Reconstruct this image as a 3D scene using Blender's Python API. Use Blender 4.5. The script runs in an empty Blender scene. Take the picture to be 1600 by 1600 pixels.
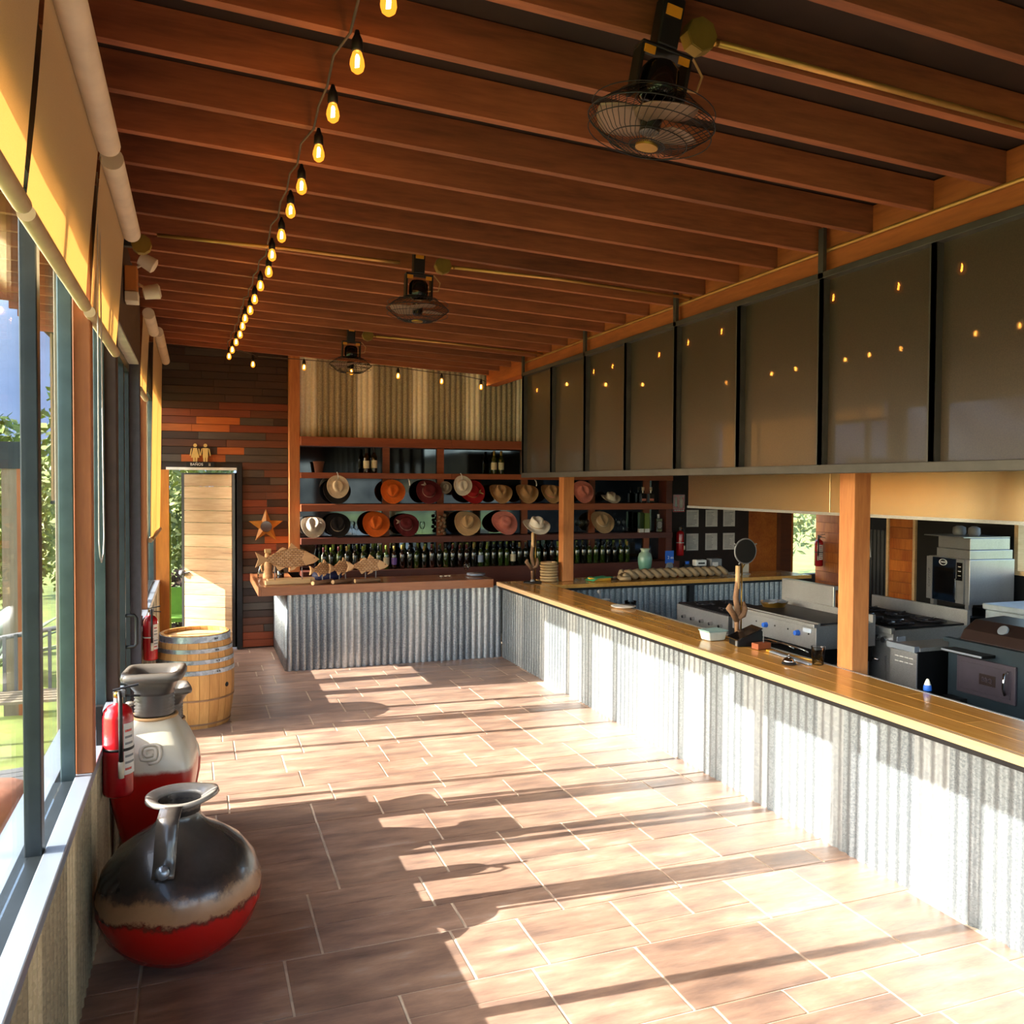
import bpy, math, random
from mathutils import Vector, Matrix
random.seed(7)
scene = bpy.context.scene
COL = scene.collection
PI = math.pi

# ------------------------------------------------------------------ camera
cam_data = bpy.data.cameras.new('camera')
cam = bpy.data.objects.new('camera', cam_data)
COL.objects.link(cam)
cam_data.sensor_width = 36.0
cam_data.lens = 36.0 * 1331 / 1600
cam_data.shift_y = -9.15 / 1600
cam_data.clip_end = 2000
YAW, PITCH, ROLL = 0.35407, math.radians(1.5), 0.00525
fw = Vector((math.sin(YAW) * math.cos(PITCH), math.cos(YAW) * math.cos(PITCH), -math.sin(PITCH)))
r0 = Vector((math.cos(YAW), -math.sin(YAW), 0))
u0 = r0.cross(fw)
rt = r0 * math.cos(ROLL) + u0 * math.sin(ROLL)
up = u0 * math.cos(ROLL) - r0 * math.sin(ROLL)
cam.matrix_world = Matrix(((rt.x, up.x, -fw.x, 0), (rt.y, up.y, -fw.y, 0), (rt.z, up.z, -fw.z, 1.95), (0, 0, 0, 1)))
scene.camera = cam

# ------------------------------------------------------------------ world, sun, exposure
SUN_DIR = Vector((1, -0.065, -0.563)).normalized()
world = bpy.data.worlds.new('sky')
scene.world = world
world.use_nodes = True
wn = world.node_tree
wn.nodes.clear()
sky = wn.nodes.new('ShaderNodeTexSky')
sky.sky_type = 'NISHITA'
sky.sun_disc = False
sky.sun_elevation = math.radians(29.4)
sky.sun_rotation = math.radians(-86)
sky.air_density = 1.0
sky.dust_density = 2.5
bg = wn.nodes.new('ShaderNodeBackground')
bg.inputs['Strength'].default_value = 0.52
wo = wn.nodes.new('ShaderNodeOutputWorld')
wn.links.new(sky.outputs[0], bg.inputs[0])
wn.links.new(bg.outputs[0], wo.inputs[0])
sun_data = bpy.data.lights.new('sun', 'SUN')
sun_data.energy = 10.0
sun_data.angle = math.radians(0.3)
sun_data.color = (1.0, 0.93, 0.84)
sun = bpy.data.objects.new('sun', sun_data)
COL.objects.link(sun)
sun.location = (-20, 1.3, 12)
sun.rotation_euler = SUN_DIR.to_track_quat('-Z', 'Y').to_euler()
scene.view_settings.view_transform = 'Standard'
scene.view_settings.look = 'None'
scene.view_settings.gamma = 1.0
scene.view_settings.use_curve_mapping = False
scene.view_settings.exposure = 1.12

# ------------------------------------------------------------------ materials
def lin(h):
    h = h.lstrip('#')
    c = [int(h[i:i + 2], 16) / 255 for i in (0, 2, 4)]
    return tuple((x / 12.92 if x <= 0.04045 else ((x + 0.055) / 1.055) ** 2.4) for x in c) + (1.0,)

MATS = {}
def newmat(name):
    m = bpy.data.materials.new(name)
    m.use_nodes = True
    nt = m.node_tree
    nt.nodes.clear()
    out = nt.nodes.new('ShaderNodeOutputMaterial')
    b = nt.nodes.new('ShaderNodeBsdfPrincipled')
    nt.links.new(b.outputs[0], out.inputs[0])
    MATS[name] = m
    return m, nt, b, out

def coords(nt, scale=(1, 1, 1), obj=True):
    tc = nt.nodes.new('ShaderNodeTexCoord')
    mp = nt.nodes.new('ShaderNodeMapping')
    mp.inputs['Scale'].default_value = scale
    nt.links.new(tc.outputs['Object' if obj else 'Generated'], mp.inputs[0])
    return mp.outputs[0]

def noise(nt, vec, scale, detail=4, rough=0.55):
    n = nt.nodes.new('ShaderNodeTexNoise')
    n.inputs['Scale'].default_value = scale
    n.inputs['Detail'].default_value = detail
    n.inputs['Roughness'].default_value = rough
    nt.links.new(vec, n.inputs['Vector'])
    return n.outputs['Fac']

def ramp(nt, fac, stops):
    r = nt.nodes.new('ShaderNodeValToRGB')
    els = r.color_ramp.elements
    els[0].position, els[0].color = stops[0]
    els[1].position, els[1].color = stops[-1]
    for p, c in stops[1:-1]:
        e = els.new(p); e.color = c
    nt.links.new(fac, r.inputs[0])
    return r.outputs[0]

def bump(nt, b, height, strength=0.2, dist=0.01):
    n = nt.nodes.new('ShaderNodeBump')
    n.inputs['Strength'].default_value = strength
    n.inputs['Distance'].default_value = dist
    nt.links.new(height, n.inputs['Height'])
    nt.links.new(n.outputs[0], b.inputs['Normal'])

def hue_var(nt, col, amount):
    """per-object brightness variation"""
    oi = nt.nodes.new('ShaderNodeObjectInfo')
    mr = nt.nodes.new('ShaderNodeMapRange')
    mr.inputs['To Min'].default_value = 1 - amount
    mr.inputs['To Max'].default_value = 1 + amount
    nt.links.new(oi.outputs['Random'], mr.inputs[0])
    hs = nt.nodes.new('ShaderNodeHueSaturation')
    nt.links.new(mr.outputs[0], hs.inputs['Value'])
    nt.links.new(col, hs.inputs['Color'])
    return hs.outputs[0]

def plain(name, c, rough=0.5, metal=0.0, var=0.12, nscale=8.0, bmp=0.0, spec=None, coat=0.0):
    m, nt, b, out = newmat(name)
    c = lin(c)
    v = coords(nt)
    f = noise(nt, v, nscale, 3)
    lo = tuple(x * (1 - var) for x in c[:3]) + (1,)
    hi = tuple(min(1, x * (1 + var)) for x in c[:3]) + (1,)
    col = ramp(nt, f, [(0.3, lo), (0.7, hi)])
    nt.links.new(col, b.inputs['Base Color'])
    b.inputs['Roughness'].default_value = rough
    b.inputs['Metallic'].default_value = metal
    if spec is not None: b.inputs['Specular IOR Level'].default_value = spec
    if coat: b.inputs['Coat Weight'].default_value = coat
    if bmp:
        bump(nt, b, noise(nt, v, nscale * 6, 3), bmp, 0.004)
    return m

def wood(name, c1, c2, axis='X', rough=0.55, scale=6.0, objvar=0.2, coat=0.0, knots=False, bmp=0.15):
    m, nt, b, out = newmat(name)
    s = {'X': (0.12, 1, 1), 'Y': (1, 0.12, 1), 'Z': (1, 1, 0.12)}[axis]
    v = coords(nt, s)
    oi = nt.nodes.new('ShaderNodeObjectInfo')
    add = nt.nodes.new('ShaderNodeVectorMath'); add.operation = 'ADD'
    mul = nt.nodes.new('ShaderNodeVectorMath'); mul.operation = 'SCALE'
    mul.inputs['Scale'].default_value = 17.0
    cmb = nt.nodes.new('ShaderNodeCombineXYZ')
    for i in range(3): nt.links.new(oi.outputs['Random'], cmb.inputs[i])
    nt.links.new(cmb.outputs[0], mul.inputs[0])
    nt.links.new(v, add.inputs[0]); nt.links.new(mul.outputs[0], add.inputs[1])
    f1 = noise(nt, add.outputs[0], scale, 6, 0.6)
    f2 = noise(nt, add.outputs[0], scale * 9, 3, 0.6)
    mx = nt.nodes.new('ShaderNodeMath'); mx.operation = 'MULTIPLY_ADD'
    mx.inputs[1].default_value = 0.35; nt.links.new(f2, mx.inputs[0])
    ml = nt.nodes.new('ShaderNodeMath'); ml.operation = 'MULTIPLY'; ml.inputs[1].default_value = 0.65
    nt.links.new(f1, ml.inputs[0]); nt.links.new(ml.outputs[0], mx.inputs[2])
    a, c = lin(c1), lin(c2)
    d = tuple(x * 0.45 for x in a[:3]) + (1,)
    stops = [(0.33, a), (0.67, c)]
    if knots: stops = [(0.29, d), (0.36, a), (0.67, c)]
    col = ramp(nt, mx.outputs[0], stops)
    col = hue_var(nt, col, objvar)
    nt.links.new(col, b.inputs['Base Color'])
    b.inputs['Roughness'].default_value = rough
    if coat:
        b.inputs['Coat Weight'].default_value = coat
        b.inputs['Coat Roughness'].default_value = 0.12
    bump(nt, b, mx.outputs[0], bmp, 0.006)
    return m

def galv(name, c1, c2, rough=0.38, metal=0.75, scale=70, streak=True):
    m, nt, b, out = newmat(name)
    v = coords(nt)
    vo = nt.nodes.new('ShaderNodeTexVoronoi'); vo.inputs['Scale'].default_value = scale
    nt.links.new(v, vo.inputs['Vector'])
    sep = nt.nodes.new('ShaderNodeSeparateColor'); nt.links.new(vo.outputs['Color'], sep.inputs[0])
    f = noise(nt, coords(nt, (1, 1, 0.06)), 3.0 if streak else 2.0, 4)
    mx = nt.nodes.new('ShaderNodeMath'); mx.operation = 'MULTIPLY_ADD'; mx.inputs[1].default_value = 0.4
    nt.links.new(sep.outputs[0], mx.inputs[0])
    ml = nt.nodes.new('ShaderNodeMath'); ml.operation = 'MULTIPLY'; ml.inputs[1].default_value = 0.75
    nt.links.new(f, ml.inputs[0]); nt.links.new(ml.outputs[0], mx.inputs[2])
    col = ramp(nt, mx.outputs[0], [(0.3, lin(c1)), (0.8, lin(c2))])
    nt.links.new(col, b.inputs['Base Color'])
    b.inputs['Metallic'].default_value = metal
    b.inputs['Roughness'].default_value = rough
    return m

def glass_pane(name, tint=(0.97, 0.99, 0.98), refl=1.0):
    """flat window glass: clear body with a Fresnel reflection, lets sunlight through"""
    m = bpy.data.materials.new(name); m.use_nodes = True
    nt = m.node_tree; nt.nodes.clear()
    out = nt.nodes.new('ShaderNodeOutputMaterial')
    tr = nt.nodes.new('ShaderNodeBsdfTransparent'); tr.inputs[0].default_value = tint + (1,)
    gl = nt.nodes.new('ShaderNodeBsdfGlossy'); gl.inputs['Roughness'].default_value = 0.02
    fr = nt.nodes.new('ShaderNodeFresnel'); fr.inputs[0].default_value = 1.3
    sc_ = nt.nodes.new('ShaderNodeMath'); sc_.operation = 'MULTIPLY'; sc_.inputs[1].default_value = refl
    mix = nt.nodes.new('ShaderNodeMixShader')
    nt.links.new(fr.outputs[0], sc_.inputs[0]); nt.links.new(sc_.outputs[0], mix.inputs[0])
    nt.links.new(tr.outputs[0], mix.inputs[1]); nt.links.new(gl.outputs[0], mix.inputs[2])
    nt.links.new(mix.outputs[0], out.inputs[0])
    MATS[name] = m
    return m

def fabric(name, c, trans, tc):
    m = bpy.data.materials.new(name); m.use_nodes = True
    nt = m.node_tree; nt.nodes.clear()
    out = nt.nodes.new('ShaderNodeOutputMaterial')
    d = nt.nodes.new('ShaderNodeBsdfDiffuse')
    t = nt.nodes.new('ShaderNodeBsdfTranslucent'); t.inputs[0].default_value = lin(tc)
    v = coords(nt)
    w = noise(nt, v, 420, 2)
    cc = lin(c)
    col = ramp(nt, w, [(0.3, tuple(x * .86 for x in cc[:3]) + (1,)), (0.7, cc)])
    nt.links.new(col, d.inputs[0])
    mix = nt.nodes.new('ShaderNodeMixShader'); mix.inputs[0].default_value = trans
    nt.links.new(d.outputs[0], mix.inputs[1]); nt.links.new(t.outputs[0], mix.inputs[2])
    nt.links.new(mix.outputs[0], out.inputs[0])
    MATS[name] = m
    return m

def emit(name, c, strength):
    m = bpy.data.materials.new(name); m.use_nodes = True
    nt = m.node_tree; nt.nodes.clear()
    out = nt.nodes.new('ShaderNodeOutputMaterial')
    e = nt.nodes.new('ShaderNodeEmission'); e.inputs[0].default_value = lin(c); e.inputs[1].default_value = strength
    nt.links.new(e.outputs[0], out.inputs[0]); MATS[name] = m
    return m

wood('joist', '#69371f', '#a65f38', 'X', 0.7, 5, 0.18)
wood('ledger', '#84421c', '#b8622a', 'Y', 0.65, 5, 0.1)
plain('deck_dark', '#2a1810', 0.8, var=0.3, nscale=5)
wood('post_orange', '#a35f30', '#cf8a4e', 'Z', 0.6, 5, 0.1, knots=True)
wood('window_post', '#8a4a24', '#b06a38', 'Z', 0.6, 5, 0.1, knots=True)
wood('shelf_red', '#7c3c1e', '#a5562c', 'X', 0.5, 6, 0.12)
wood('shelf_dark', '#4a2218', '#6b3423', 'X', 0.5, 6, 0.12)
wood('plank_dark', '#2c1d14', '#42291c', 'X', 0.7, 6, 0.25)
wood('plank_brown', '#4b2a1a', '#66381f', 'X', 0.7, 6, 0.25)
wood('plank_red', '#6b3018', '#8a3f1c', 'X', 0.7, 6, 0.25)
wood('plank_orange', '#8a4416', '#b05a1d', 'X', 0.65, 6, 0.2)
wood('plank_grey', '#3c332c', '#55483d', 'X', 0.75, 6, 0.2)
wood('kitchen_plank', '#a04e14', '#d07c2e', 'Y', 0.5, 5, 0.28, knots=True)
wood('door_plank', '#b58e66', '#dcbb92', 'X', 0.6, 5, 0.12, knots=True)
wood('bar_top', '#b57d34', '#dca656', 'Y', 0.25, 4, 0.14, coat=0.5)
wood('bar_edge', '#c2996a', '#d6b48a', 'Y', 0.4, 5, 0.05)
wood('counter_top', '#7c4a2c', '#a66a42', 'X', 0.32, 5, 0.14, coat=0.3)
wood('fish_wood', '#b98a58', '#dcb384', 'X', 0.6, 7, 0.12)
wood('log_wood', '#6b4a34', '#9a7452', 'X', 0.7, 9, 0.2)
wood('block_wood', '#c39b66', '#e2c08d', 'X', 0.6, 6, 0.1)
wood('stave', '#b0783c', '#d8a460', 'Z', 0.55, 6, 0.13)
wood('barrel_head', '#c99a62', '#e5bf8a', 'X', 0.6, 6, 0.08)
wood('pale_post', '#6e624e', '#8f8370', 'Z', 0.7, 6, 0.1)
wood('jamb_orange', '#b3621b', '#e08a2c', 'Z', 0.6, 4, 0.1)
galv('galv', '#767f88', '#b2b9be', 0.34, 0.8, 120)
galv('galv_pale', '#a6acb0', '#c6cacb', 0.34, 0.78, 60)
galv('galv_bar', '#61686f', '#868c8f', 0.45, 0.6, 130)
galv('galv_bar_pale', '#808487', '#95999a', 0.45, 0.6, 60)
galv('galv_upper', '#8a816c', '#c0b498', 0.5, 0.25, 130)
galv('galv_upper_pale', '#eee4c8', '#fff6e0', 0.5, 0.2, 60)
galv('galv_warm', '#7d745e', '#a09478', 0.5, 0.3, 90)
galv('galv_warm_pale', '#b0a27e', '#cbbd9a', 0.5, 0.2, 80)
galv('zinc_hoop', '#7d8a98', '#b6c2cf', 0.35, 0.8, 40)
galv('stainless', '#9a9c9e', '#c9cbcc', 0.3, 0.7, 500, False)
galv('stainless_warm', '#b39a78', '#cdb592', 0.26, 0.95, 500, False)
plain('steel_dark', '#2b2a2b', 0.45, 0.6, 0.2)
plain('frame_panel', '#4a4642', 0.45, 0.3, 0.15)
plain('frame_dark', '#2e3438', 0.4, 0.5, 0.2)
plain('frame_green', '#4b5a5c', 0.3, 0.6, 0.2)
plain('column_grey', '#46424a', 0.6, 0.1, 0.15, 20)
plain('header_brown', '#3d2a22', 0.75, 0, 0.2, 10)
plain('soffit', '#b9b2a2', 0.8)
plain('sill_alu', '#98a3b2', 0.35, 0.5, 0.05, 2)
plain('track_black', '#16171a', 0.4, 0.3)
plain('black', '#0f0f10', 0.5)
plain('black_gloss', '#0d0d0f', 0.18, 0.0, coat=0.4)
plain('black_metal', '#1a1b1d', 0.42, 0.6)
plain('iron', '#242328', 0.5, 0.5, 0.25, 12, 0.1)
plain('white', '#e6e4de', 0.5)
plain('paper', '#cfcbc4', 0.8)
plain('cream', '#d9cdb4', 0.8, var=0.08)
plain('grey_mid', '#77787a', 0.5)
plain('red_ext', '#b0141c', 0.22, 0, 0.1, coat=0.5)
plain('label_white', '#d9d3cc', 0.6)
plain('brass', '#b0873e', 0.35, 0.9)
plain('box_olive', '#8a7434', 0.5, 0.6, 0.2)
plain('conduit', '#c99a58', 0.4, 0.7)
plain('wall_dark', '#241a15', 0.7, 0, 0.3, 5)
plain('wall_black', '#0e0d0d', 0.8, 0, 0.3, 5)
plain('concrete', '#8b7f76', 0.7, 0, 0.2, 3)
plain('kitchen_floor', '#5b4e48', 0.6, 0, 0.2, 3)
plain('grout', '#c2b09a', 0.85, 0, 0.25, 9, 0.2)
plain('grass', '#6f7d38', 0.9, 0, 0.35, 3, 0.3)
plain('leaf', '#66752f', 0.7, 0, 0.45, 6)
plain('leaf_pale', '#848e54', 0.7, 0, 0.35, 6)
plain('agave', '#6a7d66', 0.6, 0, 0.25, 5)
plain('bark', '#5a4636', 0.9, 0, 0.3, 12, 0.4)
plain('rock', '#9a9080', 0.9, 0, 0.2, 3, 0.5)
plain('mountain', '#56657e', 1.0, 0, 0.22, 0.02)
plain('bench_green', '#5f8a2a', 0.6)
plain('garden_bench', '#626262', 0.6)
plain('green_door', '#7fa81e', 0.5)
plain('clay', '#8a5a44', 0.8, 0, 0.3, 8, 0.3)
plain('star_wood', '#a86a1c', 0.6, 0, 0.2, 14)
plain('gold', '#c9ab66', 0.45, 0.3)
fabric('blind', '#dcc298', 0.26, '#cc8c44')
glass_pane('window_glass', refl=0.3)
glass_pane('clear_glass', (0.97, 0.985, 0.985), 0.9)
emit('bulb_glow', '#ffb050', 7.0)
emit('filament', '#ffcf80', 110.0)
# ------------------------------------------------------------------ special materials
def tile_mat():
    m, nt, b, out = newmat('tile')
    v = coords(nt)
    oi = nt.nodes.new('ShaderNodeObjectInfo')
    add = nt.nodes.new('ShaderNodeVectorMath'); add.operation = 'ADD'
    nt.links.new(v, add.inputs[0]); nt.links.new(oi.outputs['Location'], add.inputs[1])
    vv = add.outputs[0]
    st = nt.nodes.new('ShaderNodeMapping'); st.inputs['Scale'].default_value = (0.6, 2.2, 1)
    nt.links.new(vv, st.inputs[0])
    f = noise(nt, st.outputs[0], 4.5, 6, 0.65)
    g = noise(nt, vv, 1.3, 3)
    col = ramp(nt, f, [(0.25, lin('#6c5a54')), (0.42, lin('#8e7466')), (0.58, lin('#a98a76')), (0.78, lin('#bbada2'))])
    mixc = nt.nodes.new('ShaderNodeMixRGB'); mixc.blend_type = 'MULTIPLY'; mixc.inputs[0].default_value = 0.6
    nt.links.new(col, mixc.inputs[1])
    nt.links.new(ramp(nt, g, [(0.3, lin('#b0a29c')), (0.65, lin('#ffffff'))]), mixc.inputs[2])
    nt.links.new(hue_var(nt, mixc.outputs[0], 0.16), b.inputs['Base Color'])
    r = nt.nodes.new('ShaderNodeMapRange'); r.inputs['To Min'].default_value = 0.28; r.inputs['To Max'].default_value = 0.55
    nt.links.new(f, r.inputs[0]); nt.links.new(r.outputs[0], b.inputs['Roughness'])
    bump(nt, b, f, 0.45, 0.012)
tile_mat()

def panel_mat():
    """smoked, glossy panel: dark body, slightly see-through, mirror-like coat"""
    m = bpy.data.materials.new('smoked_panel'); m.use_nodes = True
    nt = m.node_tree; nt.nodes.clear()
    out = nt.nodes.new('ShaderNodeOutputMaterial')
    d = nt.nodes.new('ShaderNodeBsdfPrincipled')
    v = coords(nt)
    nt.links.new(ramp(nt, noise(nt, v, 160, 2), [(0.3, lin('#463b31')), (0.7, lin('#544739'))]), d.inputs['Base Color'])
    d.inputs['Roughness'].default_value = 0.35
    d.inputs['Coat Weight'].default_value = 0.8
    d.inputs['Coat Roughness'].default_value = 0.03
    d.inputs['Specular IOR Level'].default_value = 0.5
    t = nt.nodes.new('ShaderNodeBsdfTransparent'); t.inputs[0].default_value = (0.6, 0.52, 0.44, 1)
    mix = nt.nodes.new('ShaderNodeMixShader'); mix.inputs[0].default_value = 0.25
    nt.links.new(d.outputs[0], mix.inputs[1]); nt.links.new(t.outputs[0], mix.inputs[2])
    nt.links.new(mix.outputs[0], out.inputs[0])
    MATS['smoked_panel'] = m
panel_mat()

def mirror_mat():
    m, nt, b, out = newmat('mirror')
    v = coords(nt)
    nt.links.new(ramp(nt, noise(nt, v, 2.5, 3), [(0.3, lin('#3c444e')), (0.7, lin('#626c76'))]), b.inputs['Base Color'])
    b.inputs['Metallic'].default_value = 1.0
    b.inputs['Roughness'].default_value = 0.05
mirror_mat()

def bulb_mat():
    m = bpy.data.materials.new('bulb_amber'); m.use_nodes = True
    nt = m.node_tree; nt.nodes.clear()
    out = nt.nodes.new('ShaderNodeOutputMaterial')
    e = nt.nodes.new('ShaderNodeEmission'); e.inputs[0].default_value = lin('#ff9a2e'); e.inputs[1].default_value = 1.3
    t = nt.nodes.new('ShaderNodeBsdfTransparent'); t.inputs[0].default_value = (1, .62, .25, 1)
    mix = nt.nodes.new('ShaderNodeMixShader'); mix.inputs[0].default_value = 0.5
    nt.links.new(t.outputs[0], mix.inputs[1]); nt.links.new(e.outputs[0], mix.inputs[2])
    nt.links.new(mix.outputs[0], out.inputs[0]); MATS['bulb_amber'] = m
bulb_mat()

def glaze(name, stops, zlo, zhi, wob=0.25, rough=0.25, tilt=0.0):
    """ceramic glaze in bands by height with a ragged, blotchy border"""
    m, nt, b, out = newmat(name)
    tc = nt.nodes.new('ShaderNodeTexCoord')
    sp = nt.nodes.new('ShaderNodeSeparateXYZ'); nt.links.new(tc.outputs['Object'], sp.inputs[0])
    mr = nt.nodes.new('ShaderNodeMapRange'); mr.inputs['From Min'].default_value = zlo; mr.inputs['From Max'].default_value = zhi
    nt.links.new(sp.outputs[2], mr.inputs[0])
    n1 = noise(nt, coords(nt), 7, 6, 0.7)
    ma = nt.nodes.new('ShaderNodeMath'); ma.operation = 'MULTIPLY_ADD'; ma.inputs[1].default_value = wob
    nt.links.new(n1, ma.inputs[0])
    sb = nt.nodes.new('ShaderNodeMath'); sb.operation = 'SUBTRACT'; sb.inputs[1].default_value = wob / 2
    nt.links.new(mr.outputs[0], sb.inputs[0]); nt.links.new(sb.outputs[0], ma.inputs[2])
    col = ramp(nt, ma.outputs[0], [(p, lin(c)) for p, c in stops])
    nt.links.new(col, b.inputs['Base Color'])
    b.inputs['Roughness'].default_value = rough
    b.inputs['Coat Weight'].default_value = 0.25
    bump(nt, b, n1, 0.15, 0.01)
glaze('glaze_jug', [(0.0, '#8e0c0a'), (0.45, '#b4120c'), (0.48, '#5a2015'), (0.505, '#a87c58'), (0.60, '#96704f'), (0.65, '#46342c'), (0.71, '#2e2826'), (1.0, '#4a4642')], 0.0, 0.56, 0.26, 0.26)
glaze('glaze_tall', [(0.0, '#7a0a08'), (0.60, '#b80f0a'), (0.665, '#a02014'), (0.69, '#d8d2c0'), (0.93, '#cfc7b0'), (1.0, '#b9a184')], 0.0, 0.80, 0.05, 0.3)
glaze('glaze_neck', [(0.0, '#5a5048'), (0.5, '#3c3733'), (1.0, '#6a625a')], 0.75, 1.05, 0.3, 0.4)
glaze('glaze_green', [(0.0, '#3c6a5c'), (0.5, '#6c9c8a'), (1.0, '#a8b8a4')], 0.0, 0.35, 0.4, 0.25)

def fish_mat():
    m, nt, b, out = newmat('fish_scales')
    v = coords(nt, (1, 1, 1))
    br = nt.nodes.new('ShaderNodeTexBrick')
    br.inputs['Scale'].default_value = 13
    br.inputs['Color1'].default_value = lin('#d9b184'); br.inputs['Color2'].default_value = lin('#bb8a58')
    br.inputs['Mortar'].default_value = lin('#6a4020'); br.inputs['Mortar Size'].default_value = 0.035
    sw = nt.nodes.new('ShaderNodeSeparateXYZ'); cw = nt.nodes.new('ShaderNodeCombineXYZ')
    nt.links.new(v, sw.inputs[0]); nt.links.new(sw.outputs[0], cw.inputs[0]); nt.links.new(sw.outputs[2], cw.inputs[1])
    nt.links.new(cw.outputs[0], br.inputs['Vector'])
    nt.links.new(br.outputs['Color'], b.inputs['Base Color'])
    b.inputs['Roughness'].default_value = 0.6
    bump(nt, b, br.outputs['Fac'], -0.6, 0.01)
fish_mat()

# ------------------------------------------------------------------ mesh helpers
class MB:
    def __init__(s): s.v, s.f = [], []
    def _a(s, vs, fs):
        o = len(s.v); s.v += [tuple(p) for p in vs]; s.f += [tuple(i + o for i in f) for f in fs]; return s
    def box(s, x0, x1, y0, y1, z0, z1):
        return s._a([(x0,y0,z0),(x1,y0,z0),(x1,y1,z0),(x0,y1,z0),(x0,y0,z1),(x1,y0,z1),(x1,y1,z1),(x0,y1,z1)],
                    [(0,3,2,1),(4,5,6,7),(0,1,5,4),(1,2,6,5),(2,3,7,6),(3,0,4,7)])
    def bbox(s, x0, x1, y0, y1, z0, z1, b=0.004):
        """box with its vertical and top edges bevelled"""
        o = MB()
        ring = lambda i, z: [(x0+i,y0+b,z),(x0+b,y0+i,z),(x1-b,y0+i,z),(x1-i,y0+b,z),(x1-i,y1-b,z),(x1-b,y1-i,z),(x0+b,y1-i,z),(x0+i,y1-b,z)]
        vs = ring(0, z0) + ring(0, z1 - b) + ring(b, z1)
        fs = [tuple(range(7, -1, -1)), tuple(range(16, 24))]
        for k in (0, 8):
            for i in range(8):
                j = (i + 1) % 8
                fs.append((k+i, k+j, k+8+j, k+8+i))
        return s._a(vs, fs)
    def hexa(s, p):
        return s._a(p, [(0,3,2,1),(4,5,6,7),(0,1,5,4),(1,2,6,5),(2,3,7,6),(3,0,4,7)])
    def prism(s, poly, axis, a, b):
        """polygon of (u,w) extruded along axis 'X','Y' or 'Z' from a to b"""
        n = len(poly)
        mk = {'X': lambda u, w, t: (t, u, w), 'Y': lambda u, w, t: (u, t, w), 'Z': lambda u, w, t: (u, w, t)}[axis]
        vs = [mk(u, w, a) for u, w in poly] + [mk(u, w, b) for u, w in poly]
        fs = [tuple(range(n - 1, -1, -1)), tuple(range(n, 2 * n))] + [(i, (i+1) % n, n + (i+1) % n, n + i) for i in range(n)]
        return s._a(vs, fs)
    def lathe(s, prof, n=24, c=(0,0,0), axis='Z', sx=1, sy=1, cap=True):
        vs, fs = [], []
        for r, z in prof:
            for k in range(n):
                t = 2 * PI * k / n
                x, y = r * math.cos(t) * sx, r * math.sin(t) * sy
                p = {'Z': (x, y, z), 'Y': (x, z, y), 'X': (z, x, y)}[axis]
                vs.append((c[0]+p[0], c[1]+p[1], c[2]+p[2]))
        m = len(prof)
        for i in range(m - 1):
            for k in range(n):
                j = (k + 1) % n
                fs.append((i*n+k, i*n+j, (i+1)*n+j, (i+1)*n+k))
        if cap:
            if prof[0][0] > 1e-5: fs.append(tuple(range(n - 1, -1, -1)))
            if prof[-1][0] > 1e-5: fs.append(tuple(range((m-1)*n, m*n)))
        return s._a(vs, fs)
    def tube(s, pts, r, n=8, cap=True, closed=False):
        pts = [Vector(p) for p in pts]
        rs = r if isinstance(r, (list, tuple)) else [r] * len(pts)
        vs, fs = [], []
        m = len(pts)
        prev = None
        for i, p in enumerate(pts):
            if closed: t = pts[(i+1) % m] - pts[i-1]
            else: t = pts[min(i+1, m-1)] - pts[max(i-1, 0)]
            if t.length < 1e-9: t = Vector((0,0,1))
            t.normalize()
            if prev is None:
                a = Vector((0,0,1)) if abs(t.z) < 0.9 else Vector((1,0,0))
                u = t.cross(a).normalized()
            else:
                u = (prev - t * prev.dot(t))
                u = u.normalized() if u.length > 1e-6 else t.orthogonal().normalized()
            prev = u
            w = t.cross(u)
            for k in range(n):
                g = 2 * PI * k / n
                vs.append(tuple(p + u * (rs[i] * math.cos(g)) + w * (rs[i] * math.sin(g))))
        for i in range(m - 1 + (1 if closed else 0)):
            i2 = (i + 1) % m
            for k in range(n):
                j = (k + 1) % n
                fs.append((i*n+k, i*n+j, i2*n+j, i2*n+k))
        if cap and not closed:
            fs.append(tuple(range(n - 1, -1, -1))); fs.append(tuple(range((m-1)*n, m*n)))
        return s._a(vs, fs)
    def cyl(s, p, q, r, n=12): return s.tube([p, q], r, n)
    def grid(s, fn, nu, nv, wrap=False):
        vs = [fn(i / nu, j / nv) for i in range(nu + 1) for j in range(nv + 1)]
        fs = [(i*(nv+1)+j, (i+1)*(nv+1)+j, (i+1)*(nv+1)+j+1, i*(nv+1)+j+1) for i in range(nu) for j in range(nv)]
        return s._a(vs, fs)
    def xf(s, M):
        s.v = [tuple(M @ Vector(p)) for p in s.v]; return s
    def build(s, name, mat, parent=None, smooth=False, loc=None, bevel=0, solid=0, auto=None):
        me = bpy.data.meshes.new(name)
        me.from_pydata(s.v, [], s.f)
        me.validate(); me.update()
        if mat: me.materials.append(MATS[mat])
        if smooth: me.polygons.foreach_set('use_smooth', [True] * len(me.polygons))
        o = bpy.data.objects.new(name, me)
        COL.objects.link(o)
        if parent: o.parent = parent
        if loc: o.location = loc
        if solid:
            md = o.modifiers.new('thickness', 'SOLIDIFY'); md.thickness = solid; md.offset = 0
        if bevel:
            md = o.modifiers.new('bevel', 'BEVEL'); md.width = bevel; md.segments = 2; md.limit_method = 'ANGLE'
        if smooth and auto:
            md = o.modifiers.new('split', 'EDGE_SPLIT'); md.split_angle = math.radians(auto)
        return o

def tag(o, label=None, cat=None, group=None, kind=None):
    if label: o['label'] = label
    if cat: o['category'] = cat
    if group: o['group'] = group
    if kind: o['kind'] = kind
    return o

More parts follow.
